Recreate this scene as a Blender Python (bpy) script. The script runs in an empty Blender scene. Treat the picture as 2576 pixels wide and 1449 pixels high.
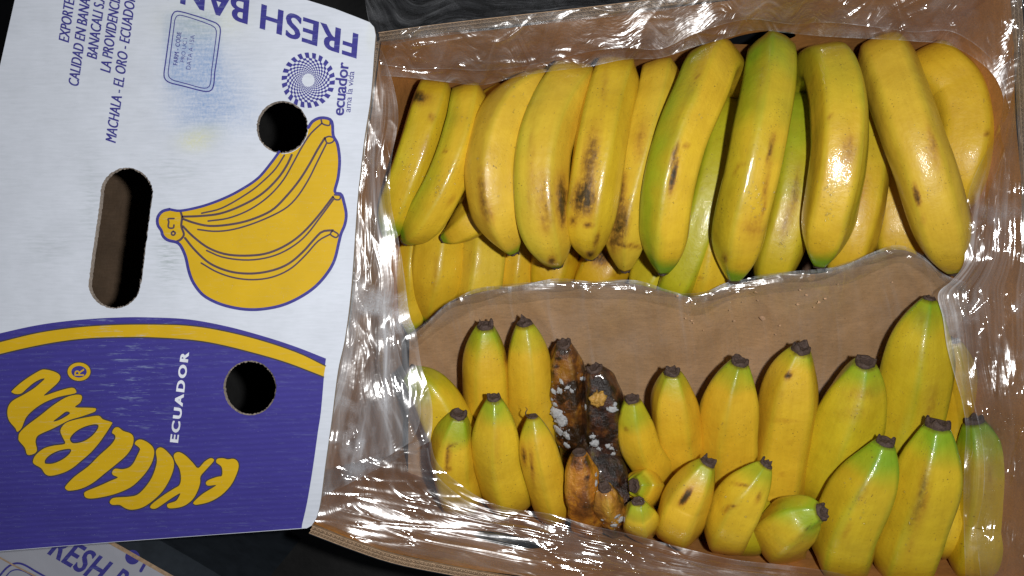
import bpy, bmesh, math, random
import numpy as np
from mathutils import Vector, Matrix, noise
from mathutils.geometry import delaunay_2d_cdt
from mathutils.bvhtree import BVHTree
random.seed(7)
R = math.radians
sc = bpy.context.scene
COL = sc.collection

# ------------------------------------------------------------------ camera, world, flash
H = 0.65                       # camera height above the carton rim (z = 0)
S = 0.79 / 2576.0              # metres per photo unit (2576 across) on the rim plane
cam_d = bpy.data.cameras.new('camera'); cam_d.sensor_width = 36; cam_d.lens = 36 * H / 0.79
cam_d.clip_end = 20; cam_d.clip_start = 0.01
cam = bpy.data.objects.new('camera', cam_d); COL.objects.link(cam)
cam.location = (0, 0, H); sc.camera = cam
world = bpy.data.worlds.new('World'); sc.world = world; world.use_nodes = True
bg = world.node_tree.nodes['Background']
bg.inputs[0].default_value = (0.62, 0.66, 0.75, 1); bg.inputs[1].default_value = 0.14
fl = bpy.data.lights.new('flash', 'POINT'); fl.energy = 18.8; fl.shadow_soft_size = 0.010; fl.color = (1.0, 0.985, 0.965)
flo = bpy.data.objects.new('flash', fl); COL.objects.link(flo); flo.location = (0.075, 0.012, 0.66)
sc.view_settings.view_transform = 'Standard'; sc.view_settings.look = 'None'
sc.view_settings.exposure = 0.0; sc.view_settings.gamma = 1
sc.cycles.transparent_max_bounces = 24; sc.cycles.max_bounces = 8
sc.cycles.caustics_reflective = False; sc.cycles.caustics_refractive = False


def P(px, py, z):
    k = S * (H - z) / H
    return Vector(((px - 1288) * k, -(py - 724.5) * k, z))


def PIX(v):
    k = H / (S * (H - v[2]))
    return v[0] * k + 1288, -v[1] * k + 724.5


def sm(a, b, x):
    t = max(0.0, min(1.0, (x - a) / (b - a))); return t * t * (3 - 2 * t)


def catmull(pts, n, closed=False):
    P_ = [tuple(p) for p in pts]; m = len(P_); out = []
    segs = m if closed else m - 1
    for i in range(segs):
        if closed:
            a, b, c, d = P_[(i - 1) % m], P_[i], P_[(i + 1) % m], P_[(i + 2) % m]
        else:
            b, c = P_[i], P_[i + 1]
            a = P_[i - 1] if i else tuple(2 * u - v for u, v in zip(b, c))
            d = P_[i + 2] if i + 2 < m else tuple(2 * u - v for u, v in zip(c, b))
        for k in range(n):
            t = k / n
            out.append(tuple(0.5 * (2 * q + (r - p) * t + (2 * p - 5 * q + 4 * r - s) * t * t + (3 * q - p - 3 * r + s) * t ** 3)
                             for p, q, r, s in zip(a, b, c, d)))
    if not closed: out.append(P_[-1])
    return out


def resample(pts, n):
    A = np.array(pts, float); d = np.r_[0, np.cumsum(np.linalg.norm(np.diff(A, axis=0), axis=1))]
    t = np.linspace(0, d[-1], n)
    return np.stack([np.interp(t, d, A[:, k]) for k in range(A.shape[1])], 1), d[-1]


# ------------------------------------------------------------------ materials
def mat(name):
    m = bpy.data.materials.new(name); m.use_nodes = True
    nt = m.node_tree; nt.nodes.clear()
    return m, nt


def N(nt, t, **kw):
    n = nt.nodes.new(t)
    for k, v in kw.items():
        if hasattr(n, k): setattr(n, k, v)
        else: n.inputs[k.replace('_', ' ')].default_value = v
    return n


def mth(nt, op, a, b=None, clamp=False):
    n = nt.nodes.new('ShaderNodeMath'); n.operation = op; n.use_clamp = clamp
    for i, x in enumerate((a, b)):
        if x is None: continue
        if isinstance(x, (int, float)): n.inputs[i].default_value = x
        else: nt.links.new(x, n.inputs[i])
    return n.outputs[0]


def mix(nt, f, a, b, blend='MIX'):
    n = nt.nodes.new('ShaderNodeMix'); n.data_type = 'RGBA'; n.blend_type = blend; n.clamp_factor = True
    for sck, x in ((n.inputs[0], f), (n.inputs[6], a), (n.inputs[7], b)):
        if isinstance(x, (int, float)): sck.default_value = x
        elif isinstance(x, tuple): sck.default_value = (x + (1,))[:4]
        else: nt.links.new(x, sck)
    return n.outputs[2]


def ramp(nt, f, stops):
    n = nt.nodes.new('ShaderNodeValToRGB'); nt.links.new(f, n.inputs[0])
    e = n.color_ramp.elements
    while len(e) < len(stops): e.new(0.5)
    for el, (p, c) in zip(e, stops):
        el.position = p; el.color = (c, c, c, 1) if isinstance(c, (int, float)) else tuple(c) + (1,)
    return n.outputs[0]


def noi(nt, vec, scale, detail=3, rough=0.5, stretch=None):
    if stretch:
        mp = N(nt, 'ShaderNodeMapping'); mp.inputs['Scale'].default_value = stretch
        nt.links.new(vec, mp.inputs[0]); vec = mp.outputs[0]
    n = N(nt, 'ShaderNodeTexNoise', Scale=scale, Detail=detail, Roughness=rough)
    nt.links.new(vec, n.inputs['Vector']); return n.outputs['Fac']


def out(nt, sh):
    o = N(nt, 'ShaderNodeOutputMaterial'); nt.links.new(sh, o.inputs[0])


def princ(nt, col, rough=0.5, spec=0.5, bump=None, bstr=0.2, bdist=0.001, coat=0, coatr=0.1, coatb=None):
    b = N(nt, 'ShaderNodeBsdfPrincipled')
    if isinstance(col, tuple): b.inputs['Base Color'].default_value = (col + (1,))[:4]
    else: nt.links.new(col, b.inputs['Base Color'])
    if isinstance(rough, (int, float)): b.inputs['Roughness'].default_value = rough
    else: nt.links.new(rough, b.inputs['Roughness'])
    b.inputs['Specular IOR Level'].default_value = spec
    if isinstance(coat, (int, float)): b.inputs['Coat Weight'].default_value = coat
    else: nt.links.new(coat, b.inputs['Coat Weight'])
    b.inputs['Coat Roughness'].default_value = coatr
    def bmp(h, st, di):
        q = N(nt, 'ShaderNodeBump', Strength=st, Distance=di); nt.links.new(h, q.inputs['Height']); return q.outputs[0]
    if bump is not None: nt.links.new(bmp(bump, bstr, bdist), b.inputs['Normal'])
    if coatb is not None: nt.links.new(bmp(coatb, 0.5, 0.0006), b.inputs['Coat Normal'])
    return b.outputs[0]


def attr(nt, name, colr=False):
    a = N(nt, 'ShaderNodeAttribute'); a.attribute_name = name
    return a.outputs['Color' if colr else 'Fac']


def tex(nt, which='Object'):
    return N(nt, 'ShaderNodeTexCoord').outputs[which]


def plain(name, col, rough=0.6, spec=0.4, var=0.12, scale=80, bscale=600, bstr=0.15, bd=0.0004):
    m, nt = mat(name); o = tex(nt)
    f = ramp(nt, noi(nt, o, scale, 4, 0.6), [(0.3, 1 - var), (0.7, 1 + var)])
    out(nt, princ(nt, mix(nt, 1.0, col, f, 'MULTIPLY'), rough, spec, noi(nt, o, bscale, 3), bstr, bd))
    return m


# peel
def peel_mat(name, rot=False):
    m, nt = mat(name); o = tex(nt); uv = tex(nt, 'UV')
    col = attr(nt, 'Col', True); br = attr(nt, 'bruise')
    oi = N(nt, 'ShaderNodeObjectInfo').outputs['Random']
    ov = N(nt, 'ShaderNodeVectorMath', operation='ADD'); nt.links.new(o, ov.inputs[0]); nt.links.new(oi, ov.inputs[1]); o = ov.outputs[0]
    uvv = N(nt, 'ShaderNodeVectorMath', operation='ADD'); nt.links.new(uv, uvv.inputs[0]); nt.links.new(oi, uvv.inputs[1]); uv = uvv.outputs[0]
    f = ramp(nt, noi(nt, o, 45, 4, 0.6), [(0.3, (0.90, 0.86, 0.8)), (0.7, (1.07, 1.08, 1.1))])
    c = mix(nt, 1.0, col, f, 'MULTIPLY')
    st = noi(nt, uv, 1.0, 4, 0.65, (60, 2.2, 1))
    c = mix(nt, 1.0, c, ramp(nt, st, [(0.35, (0.97, 0.955, 0.93)), (0.6, (1.02, 1.02, 1.02))]), 'MULTIPLY')
    # specks
    sp = noi(nt, o, 700, 2, 0.5)
    spm = mth(nt, 'MULTIPLY', ramp(nt, sp, [(0.66, 0.0), (0.72, 1.0)]), ramp(nt, noi(nt, o, 60, 2), [(0.46, 0.0), (0.62, 0.9)]))
    c = mix(nt, spm, c, (0.10, 0.055, 0.02))
    sc_ = ramp(nt, noi(nt, uv, 1.0, 2, 0.4, (90, 16, 1)), [(0.735, 0.0), (0.76, 1.0)])
    c = mix(nt, mth(nt, 'MULTIPLY', sc_, 0.45), c, (0.20, 0.11, 0.04))
    sp2 = mth(nt, 'MULTIPLY', ramp(nt, noi(nt, o, 330, 3, 0.6), [(0.70, 0.0), (0.73, 1.0)]), 0.6)
    c = mix(nt, sp2, c, (0.16, 0.085, 0.03))
    b1 = noi(nt, uv, 1.0, 5, 0.7, (45, 14, 1)); b2 = noi(nt, o, 220 if not rot else 110, 4, 0.6)
    bb = mth(nt, 'ADD', mth(nt, 'MULTIPLY', b1, 0.9 if not rot else 0.4), mth(nt, 'MULTIPLY', b2, 0.9 if not rot else 1.4))
    bm = mth(nt, 'MULTIPLY', br, mth(nt, 'ADD', mth(nt, 'MULTIPLY', mth(nt, 'SUBTRACT', bb, 0.9), 2.0 if not rot else 2.8), 0.9))
    bc = ramp(nt, mth(nt, 'MULTIPLY', bm, 0.5, True), [(0.0, (1, 1, 1)), (0.22, (0.76, 0.64, 0.75)), (0.5, (0.35, 0.26, 0.50)), (0.9, (0.075, 0.065, 0.12))])
    c = mix(nt, 1.0, c, bc, 'MULTIPLY')
    hb = mth(nt, 'ADD', noi(nt, o, 130, 3, 0.6), mth(nt, 'MULTIPLY', noi(nt, o, 1200, 2), 0.10))
    wet = attr(nt, 'wet')
    if rot:
        sh = princ(nt, c, 0.38, 0.5, noi(nt, o, 150, 5, 0.7), 0.8, 0.003, 0.9, 0.12, noi(nt, o, 200, 4, 0.7))
    else:
        sh = princ(nt, c, 0.45, 0.42, hb, 0.32, 0.0018, mth(nt, 'MULTIPLY', wet, 1.0), 0.07, noi(nt, o, 230, 4, 0.75))
    out(nt, sh); return m


M = {}
M['peel'] = peel_mat('banana_peel'); M['rot'] = peel_mat('rotten_peel', True)
M['blossom'] = plain('dried_blossom', (0.075, 0.048, 0.038), 0.7, 0.35, 0.4, 500, 900, 0.8, 0.001)
M['mould'] = plain('white_mould', (0.42, 0.43, 0.44), 0.95, 0.1, 0.2, 500, 1500, 0.8, 0.001)
M['flesh'] = plain('banana_flesh', (0.45, 0.25, 0.05), 0.5, 0.5, 0.3, 300, 700, 0.8, 0.001)
M['kraft_edge'] = plain('cut_cardboard_edge', (0.36, 0.25, 0.16), 0.85, 0.2, 0.25, 300)
M['slate'] = plain('dark_printed_side', (0.022, 0.028, 0.036), 0.45, 0.4, 0.25, 60)
M['crumb'] = plain('cardboard_crumb', (0.62, 0.38, 0.22), 0.8, 0.3, 0.2, 400)


def kraft(name, col, lines=(0, 1), rough=0.6, stainy=0.3):
    m, nt = mat(name); o = tex(nt)
    f = ramp(nt, noi(nt, o, 22, 5, 0.65), [(0.3, 1 - stainy), (0.7, 1.1)])
    c = mix(nt, 1.0, col, f, 'MULTIPLY')
    c = mix(nt, mth(nt, 'MULTIPLY', ramp(nt, noi(nt, o, 900, 2), [(0.55, 0.0), (0.7, 1.0)]), 0.25), c, (0.14, 0.08, 0.045))
    fl_ = noi(nt, o, 700, 2, 0.5, (0.15, 1, 1))
    c = mix(nt, 0.25, c, mix(nt, 1.0, c, ramp(nt, fl_, [(0.3, 0.6), (0.7, 1.3)]), 'MULTIPLY'))
    h = mth(nt, 'ADD', noi(nt, o, 40, 4, 0.6), mth(nt, 'MULTIPLY', noi(nt, o, 900, 2), 0.06))
    out(nt, princ(nt, c, rough, 0.35, h, 0.5, 0.003)); return m


M['carton'] = kraft('carton_board', (0.44, 0.195, 0.052))
M['paper'] = kraft('kraft_paper', (0.54, 0.33, 0.170), rough=0.5, stainy=0.22)
M['inside'] = kraft('inner_board', (0.11, 0.072, 0.045))
M['floor'] = kraft('carton_floor', (0.16, 0.09, 0.05))


def board(name, base, yellow=False, purple=False):
    """printed paper face of the corrugated lid: stains and rubbed wear come from masks on the mesh"""
    m, nt = mat(name); o = tex(nt)
    c = mix(nt, 1.0, base, ramp(nt, noi(nt, o, 30, 4, 0.6), [(0.3, 0.94), (0.7, 1.05)]), 'MULTIPLY')
    fib = noi(nt, o, 260, 4, 0.7, (0.25, 2.2, 1))
    if not (yellow or purple):
        blotch = noi(nt, o, 420, 4, 0.7, (1.4, 1, 1))
        sb = mth(nt, 'MULTIPLY', attr(nt, 'stain_blue'), ramp(nt, mth(nt, 'ADD', mth(nt, 'MULTIPLY', blotch, 0.55), mth(nt, 'MULTIPLY', fib, 0.45)), [(0.36, 0.15), (0.66, 1.0)]))
        c = mix(nt, sb, c, (0.20, 0.33, 0.60))
        sy = mth(nt, 'MULTIPLY', attr(nt, 'stain_yellow'), ramp(nt, blotch, [(0.3, 0.2), (0.7, 1.0)]))
        c = mix(nt, sy, c, (0.66, 0.66, 0.30))
        sd = mth(nt, 'MULTIPLY', attr(nt, 'stain_dirt'), ramp(nt, fib, [(0.40, 0.0), (0.66, 1.0)]))
        c = mix(nt, sd, c, (0.30, 0.36, 0.36))
        dust = ramp(nt, noi(nt, o, 95, 4, 0.75, (0.5, 1.6, 1)), [(0.56, 0.0), (0.72, 0.14)])
        c = mix(nt, dust, c, (0.38, 0.40, 0.44))
    else:
        w = mth(nt, 'MULTIPLY', attr(nt, 'wear'), ramp(nt, noi(nt, o, 300, 4, 0.75, (0.16, 1.6, 1)), [(0.56, 0.0), (0.70, 1.0)]))
        c = mix(nt, w, c, (0.38, 0.48, 0.62))
        c = mix(nt, ramp(nt, noi(nt, o, 1500, 1), [(0.74, 0.0), (0.78, 0.5)]), c, (0.4, 0.4, 0.6))
    wv = N(nt, 'ShaderNodeTexWave', Scale=72.0, Distortion=0.3, Detail=1.0); wv.bands_direction = 'Y'
    mp = N(nt, 'ShaderNodeMapping'); mp.inputs['Rotation'].default_value = (0, 0, R(-3)); nt.links.new(o, mp.inputs[0]); nt.links.new(mp.outputs[0], wv.inputs[0])
    h = mth(nt, 'ADD', wv.outputs['Fac'], mth(nt, 'MULTIPLY', noi(nt, o, 25, 3), 2.0))
    h = mth(nt, 'ADD', h, mth(nt, 'MULTIPLY', noi(nt, o, 800, 2), 0.5))
    if purple: c = mix(nt, 1.0, c, ramp(nt, wv.outputs['Fac'], [(0.0, 0.93), (1.0, 1.05)]), 'MULTIPLY')
    out(nt, princ(nt, c, 0.55, 0.3, h, 0.08, 0.0006)); return m


M['white'] = board('white_printed_board', (0.63, 0.67, 0.75))
M['purple'] = board('violet_ink', (0.048, 0.040, 0.25), purple=True)
M['ink'] = board('violet_ink_print', (0.045, 0.042, 0.25), purple=True)
M['yellow'] = board('yellow_ink', (0.62, 0.39, 0.008), yellow=True)
M['outline'] = plain('dark_outline_ink', (0.055, 0.05, 0.045), 0.55, 0.3)
M['brownline'] = plain('drawn_line_ink', (0.085, 0.055, 0.075), 0.55, 0.3)
M['whiteink'] = plain('white_lettering', (0.72, 0.75, 0.82), 0.55, 0.3)


def film_mat(name, refl=1.0, haze=1.0, bump=.30):
    m, nt = mat(name); o = tex(nt); uv = tex(nt, 'UV')
    st1 = noi(nt, uv, 1.0, 4, 0.6, (3.0, 75, 1)); st2 = noi(nt, uv, 1.0, 3, 0.6, (7, 190, 1))
    h1 = noi(nt, o, 45, 3, 0.55); h2 = noi(nt, o, 420, 2, 0.5)
    h = mth(nt, 'ADD', mth(nt, 'MULTIPLY', h1, 0.5), mth(nt, 'MULTIPLY', h2, 0.03))
    h = mth(nt, 'ADD', h, mth(nt, 'MULTIPLY', st1, 0.8))
    h = mth(nt, 'ADD', h, mth(nt, 'MULTIPLY', st2, 0.25))
    b = N(nt, 'ShaderNodeBump', Strength=bump, Distance=0.004); nt.links.new(h, b.inputs['Height'])
    tr = N(nt, 'ShaderNodeBsdfTransparent'); tr.inputs[0].default_value = (0.95, 0.955, 0.96, 1)
    gl = N(nt, 'ShaderNodeBsdfGlossy', Roughness=0.12); gl.inputs[0].default_value = (1, 1, 1, 1); nt.links.new(b.outputs[0], gl.inputs['Normal'])
    ge = N(nt, 'ShaderNodeNewGeometry'); dt = N(nt, 'ShaderNodeVectorMath', operation='DOT_PRODUCT')
    nt.links.new(ge.outputs['Incoming'], dt.inputs[0]); nt.links.new(ge.outputs['Normal'], dt.inputs[1])
    ff = mth(nt, 'POWER', mth(nt, 'SUBTRACT', 1.0, mth(nt, 'ABSOLUTE', dt.outputs['Value'])), 4.0)   # two faces of a thin sheet, either side up
    ff = mth(nt, 'ADD', mth(nt, 'MULTIPLY', ff, 0.85), 0.085 * refl)
    df = N(nt, 'ShaderNodeBsdfDiffuse'); df.inputs[0].default_value = (0.80, 0.82, 0.86, 1); nt.links.new(b.outputs[0], df.inputs['Normal'])
    hz = attr(nt, 'haze')
    patch = ramp(nt, noi(nt, o, 28, 3, 0.6), [(0.50, 0.0), (0.66, 1.0)])
    speck = ramp(nt, noi(nt, o, 1500, 2, 0.8), [(0.42, 0.15), (0.68, 1.0)])
    cloud = mth(nt, 'MULTIPLY', mth(nt, 'MULTIPLY', patch, speck), 0.85 * haze)
    streak = ramp(nt, mth(nt, 'ADD', mth(nt, 'MULTIPLY', st1, 0.6), mth(nt, 'MULTIPLY', st2, 0.4)), [(0.46, 0.05), (0.56, 0.24), (0.66, 1.0)])
    dif = mth(nt, 'MULTIPLY', hz, mth(nt, 'ADD', cloud, streak), True)
    nt.links.new(mth(nt, 'ADD', mth(nt, 'MULTIPLY', ramp(nt, noi(nt, o, 16, 2, 0.5), [(0.42, 0.0), (0.62, 1.0)]), 0.20), 0.085), gl.inputs['Roughness'])
    m1 = N(nt, 'ShaderNodeMixShader'); nt.links.new(dif, m1.inputs[0]); nt.links.new(tr.outputs[0], m1.inputs[1]); nt.links.new(df.outputs[0], m1.inputs[2])
    m2 = N(nt, 'ShaderNodeMixShader'); nt.links.new(ff, m2.inputs[0])
    nt.links.new(m1.outputs[0], m2.inputs[1]); nt.links.new(gl.outputs[0], m2.inputs[2])
    out(nt, m2.outputs[0]); return m


M['film'] = film_mat('clear_plastic_film', 1.2, 1.0, .22)
M['film_crinkled'] = film_mat('crinkled_plastic_film', 0.9, 1.0, .50)


def drop_mat():
    m, nt = mat('water')
    tr = N(nt, 'ShaderNodeBsdfTransparent'); tr.inputs[0].default_value = (1, 1, 1, 1)
    gl = N(nt, 'ShaderNodeBsdfGlossy', Roughness=0.16)
    mx = N(nt, 'ShaderNodeMixShader'); mx.inputs[0].default_value = 0.13
    nt.links.new(tr.outputs[0], mx.inputs[1]); nt.links.new(gl.outputs[0], mx.inputs[2]); out(nt, mx.outputs[0]); return m


M['water'] = drop_mat()


# ------------------------------------------------------------------ object helpers
def thing(name, label, cat, loc=(0, 0, 0), group=None):
    o = bpy.data.objects.new(name, None); COL.objects.link(o); o.location = loc
    o.empty_display_size = 0.01
    o['label'] = label; o['category'] = cat
    if group: o['group'] = group
    return o


def mesh(name, verts, faces, m, parent=None, smooth=False, attrs=None, colors=None, uv=None, kind=None, label=None):
    off = parent.location.copy() if parent is not None and parent.parent is None else Vector((0, 0, 0))
    if parent is not None and parent.parent is not None: off = parent.parent.location.copy()
    me = bpy.data.meshes.new(name)
    vs = [(v[0] - off[0], v[1] - off[1], v[2] - off[2]) for v in verts]
    me.from_pydata(vs, [], faces); me.materials.append(m)
    if smooth: me.polygons.foreach_set('use_smooth', [True] * len(me.polygons))
    for k, a in (attrs or {}).items():
        at = me.attributes.new(k, 'FLOAT', 'POINT'); at.data.foreach_set('value', np.asarray(a, np.float32))
    if colors is not None:
        at = me.attributes.new('Col', 'FLOAT_COLOR', 'POINT'); at.data.foreach_set('color', np.asarray(colors, np.float32).ravel())
    if uv is not None:
        ul = me.uv_layers.new(name='UVMap'); li = np.zeros(len(me.loops), np.int32); me.loops.foreach_get('vertex_index', li)
        ul.data.foreach_set('uv', np.asarray(uv, np.float32)[li].ravel())
    me.update()
    o = bpy.data.objects.new(name, me); COL.objects.link(o)
    if parent is not None: o.parent = parent
    if kind: o['kind'] = kind
    if label: o['label'] = label
    return o


def used(V, F):
    ids = sorted({i for f in F for i in f}); m_ = {a: b for b, a in enumerate(ids)}
    return [V[i] for i in ids], [tuple(m_[i] for i in f) for f in F]


def pip(pts, poly):
    x, y = pts[:, 0], pts[:, 1]; A = np.array(poly); B = np.roll(A, -1, 0); ins = np.zeros(len(pts), bool)
    for (x1, y1), (x2, y2) in zip(A, B):
        if y1 == y2: continue
        c = ((y1 > y) != (y2 > y)) & (x < (x2 - x1) * (y - y1) / (y2 - y1) + x1); ins ^= c
    return ins


def fill(outer, holes=(), grid=30):
    """triangulate a 2-D region; returns points (n,2) and triangles"""
    V = [Vector(p[:2]) for p in outer]; E = [(i, (i + 1) % len(outer)) for i in range(len(outer))]
    for h in holes:
        b = len(V); V += [Vector(p[:2]) for p in h]; E += [(b + i, b + (i + 1) % len(h)) for i in range(len(h))]
    if grid:
        A = np.array(outer)[:, :2]; x0, y0 = A.min(0); x1, y1 = A.max(0)
        g = np.array([(x, y) for x in np.arange(x0 + grid * .5, x1, grid) for y in np.arange(y0 + grid * .53, y1, grid)])
        if len(g):
            k = pip(g, A)
            for h in holes: k &= ~pip(g, np.array(h))
            V += [Vector(p) for p in g[k]]
    vo, eo, fo, *_ = delaunay_2d_cdt(V, E, [], 0, 1e-5)
    pv = np.array([tuple(v) for v in vo]); F = np.array([tuple(f) for f in fo])
    c = pv[F].mean(1); k = pip(c, np.array([p[:2] for p in outer]))
    for h in holes: k &= ~pip(c, np.array([p[:2] for p in h]))
    return pv, F[k]


# ------------------------------------------------------------------ ground
g = plain('dark_ground', (0.012, 0.012, 0.012), 0.8, 0.2, 0.5, 12, 90, 0.5, 0.004)
gp = mesh('ground', [(-2, -2, -0.285), (2, -2, -0.285), (2, 2, -0.285), (-2, 2, -0.285)], [(0, 1, 2, 3)], g); gp['kind'] = 'structure'

# ------------------------------------------------------------------ carton base
FLOOR = -0.245
rim = dict(
    front=[(785, 1322), (890, 1362), (1000, 1398), (1150, 1428), (1300, 1455), (1600, 1500), (2000, 1535), (2600, 1562)],
    right=[(2600, 1562), (2596, 1100), (2586, 700), (2562, 200), (2545, -45)],
    back=[(2545, -45), (2300, -38), (1850, -6), (1500, 36), (1140, 77), (955, 102)],
    left=[(955, 102), (900, 500), (850, 900), (785, 1322)])
crt = thing('banana_carton', 'open brown corrugated carton full of yellow bananas, lined with clear plastic', 'carton', P(1750, 760, 0))


def ribbon(poly, th, z0, z1, V, F):
    """thin upright sheet that follows a plan polyline"""
    n = len(poly); b = len(V)
    for i, p in enumerate(poly):
        a = poly[max(i - 1, 0)]; c = poly[min(i + 1, n - 1)]
        t = Vector((c[0] - a[0], c[1] - a[1])); t.normalize(); q = Vector((-t.y, t.x)) * th / 2
        for sx in (1, -1):
            for z in (z0, z1): V.append((p[0] + q.x * sx, p[1] + q.y * sx, z))
    for i in range(n - 1):
        a = b + 4 * i; c = a + 4
        F += [(a, c, c + 1, a + 1), (a + 2, a + 3, c + 3, c + 2), (a + 1, c + 1, c + 3, a + 3)]


T = 0.0062
for side, pl in rim.items():
    w = [P(x, y, 0) for x, y in catmull(pl, 6)]
    W, L = resample([tuple(v) for v in w], 60)
    tg = np.gradient(W[:, :2], axis=0); tg /= np.linalg.norm(tg, axis=1)[:, None]
    nrm = np.stack([tg[:, 1], -tg[:, 0]], 1)              # outward
    if np.mean(nrm @ (W[:, :2].mean(0) - np.array(P(1750, 760, 0)[:2]))) < 0: nrm = -nrm
    inner = W[:, :2]; outer = inner + nrm * T
    zt = -0.003
    # wall: inner face carries the hand hole where the photo shows one
    us = np.linspace(0, L, 60)
    def at(u, z):
        x = np.interp(u, us, inner[:, 0]); y = np.interp(u, us, inner[:, 1])
        nx = np.interp(u, us, nrm[:, 0]); ny = np.interp(u, us, nrm[:, 1])
        k = -0.050 * (z / FLOOR)
        k += 0.0022 * noise.noise(Vector((u * 14, z * 14, len(side))))
        return (x + nx * k, y + ny * k, z)
    holes = []
    if side in ('front', 'back'):
        cx = (1262, 1392) if side == 'front' else (1985, 55)
        tgt = min(range(60), key=lambda i: abs(PIX((W[i][0], W[i][1], 0))[0] - cx[0]))
        rimy = abs(PIX(W[tgt])[1] - 724.5); zz = H - H * rimy / abs(cx[1] - 724.5)
        hz = max(-0.11, min(-0.03, zz)); hu = us[tgt]
        holes = [[(hu + 0.030 * math.cos(a) * (0.6 + 0.4 * abs(math.cos(a))), hz + 0.011 * math.sin(a)) for a in np.linspace(0, 2 * math.pi, 28)[:-1]]]
    pv, F = fill([(u_, FLOOR) for u_ in us] + [(u_, zt) for u_ in us[::-1]], holes, 0.012)
    V = [at(u, z) for u, z in pv]
    wo = mesh('wall', *used(V, [tuple(int(i) for i in f) for f in F]), M['carton'], crt, True)
    # top ledge just under the flutes and the outer printed face
    V = []; F = []
    for i in range(60):
        bulge = 0.012 if side == 'front' else 0.004
        a = inner[i]; b_ = outer[i]; n_ = nrm[i]
        V += [(a[0], a[1], zt), (b_[0], b_[1], zt), (b_[0], b_[1], -0.001), (b_[0] + n_[0] * .0012, b_[1] + n_[1] * .0012, -0.001),
              (b_[0] + n_[0] * bulge * .75, b_[1] + n_[1] * bulge * .75, -0.05), (b_[0] + n_[0] * bulge * .5, b_[1] + n_[1] * bulge * .5, FLOOR - .02)]
    F = [(6 * i + k, 6 * i + 6 + k, 6 * i + 7 + k, 6 * i + 1 + k) for i in range(59) for k in (0,)]
    mesh('flute_bed', *used(V, F), M['kraft_edge'], wo)
    F = [(6 * i + k, 6 * i + 6 + k, 6 * i + 7 + k, 6 * i + 1 + k) for i in range(59) for k in (2, 3, 4)]
    mesh('outer_face', *used(V, F), M['slate'], wo, True)
    # corrugated cut edge: three liners and two fluted mediums
    V = []; F = []
    dz = [0.0011 * noise.noise(Vector((i * 0.7, len(side) * 3, 0))) for i in range(60)]
    for k in (0.03, 0.52, 0.97):
        ribbon([tuple(p) for p in inner + nrm * T * k], 0.00055, zt - .001, 0.0004, V, F)
    for k0, k1, pitch in ((0.05, 0.49, 0.0034), (0.55, 0.94, 0.0026)):
        n = int(L / pitch); zz = []
        for j in range(n * 2):
            u = (j + 0.25 * random.random()) * pitch / 2; k = k0 if j % 2 else k1
            x = np.interp(u, us, inner[:, 0]) + np.interp(u, us, nrm[:, 0]) * T * k
            y = np.interp(u, us, inner[:, 1]) + np.interp(u, us, nrm[:, 1]) * T * k
            zz.append((x, y))
        ribbon(zz, 0.0004, zt - .001, 0.0 + 0.0003 * random.random(), V, F)
    mesh('corrugated_edge', V, F, M['kraft_edge'], wo)
fl_pts = [P(*p, 0) for s_ in ('front', 'right', 'back', 'left') for p in rim[s_][:-1]]
mesh('carton_floor', [(v.x * .995, v.y * .995, FLOOR) for v in fl_pts], [tuple(range(len(fl_pts)))], M['floor'], crt)

# ------------------------------------------------------------------ bananas
YEL = (0.66, 0.43, 0.022); YEL2 = (0.61, 0.43, 0.017); PALE = (0.67, 0.46, 0.034); GRN = (0.20, 0.36, 0.010); DEEP = (0.60, 0.36, 0.010)
TARGETS = []          # (bvh, root) for dew, mould, crumbs
BAN = {}
GROUPS = {'u': 'bananas lying across the upper half of the carton', 'm': 'bananas tucked beneath the upper row',
          'l': 'bananas in the layer under the upper row', 'd': 'bananas standing tip up in the lower half of the carton'}


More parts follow.
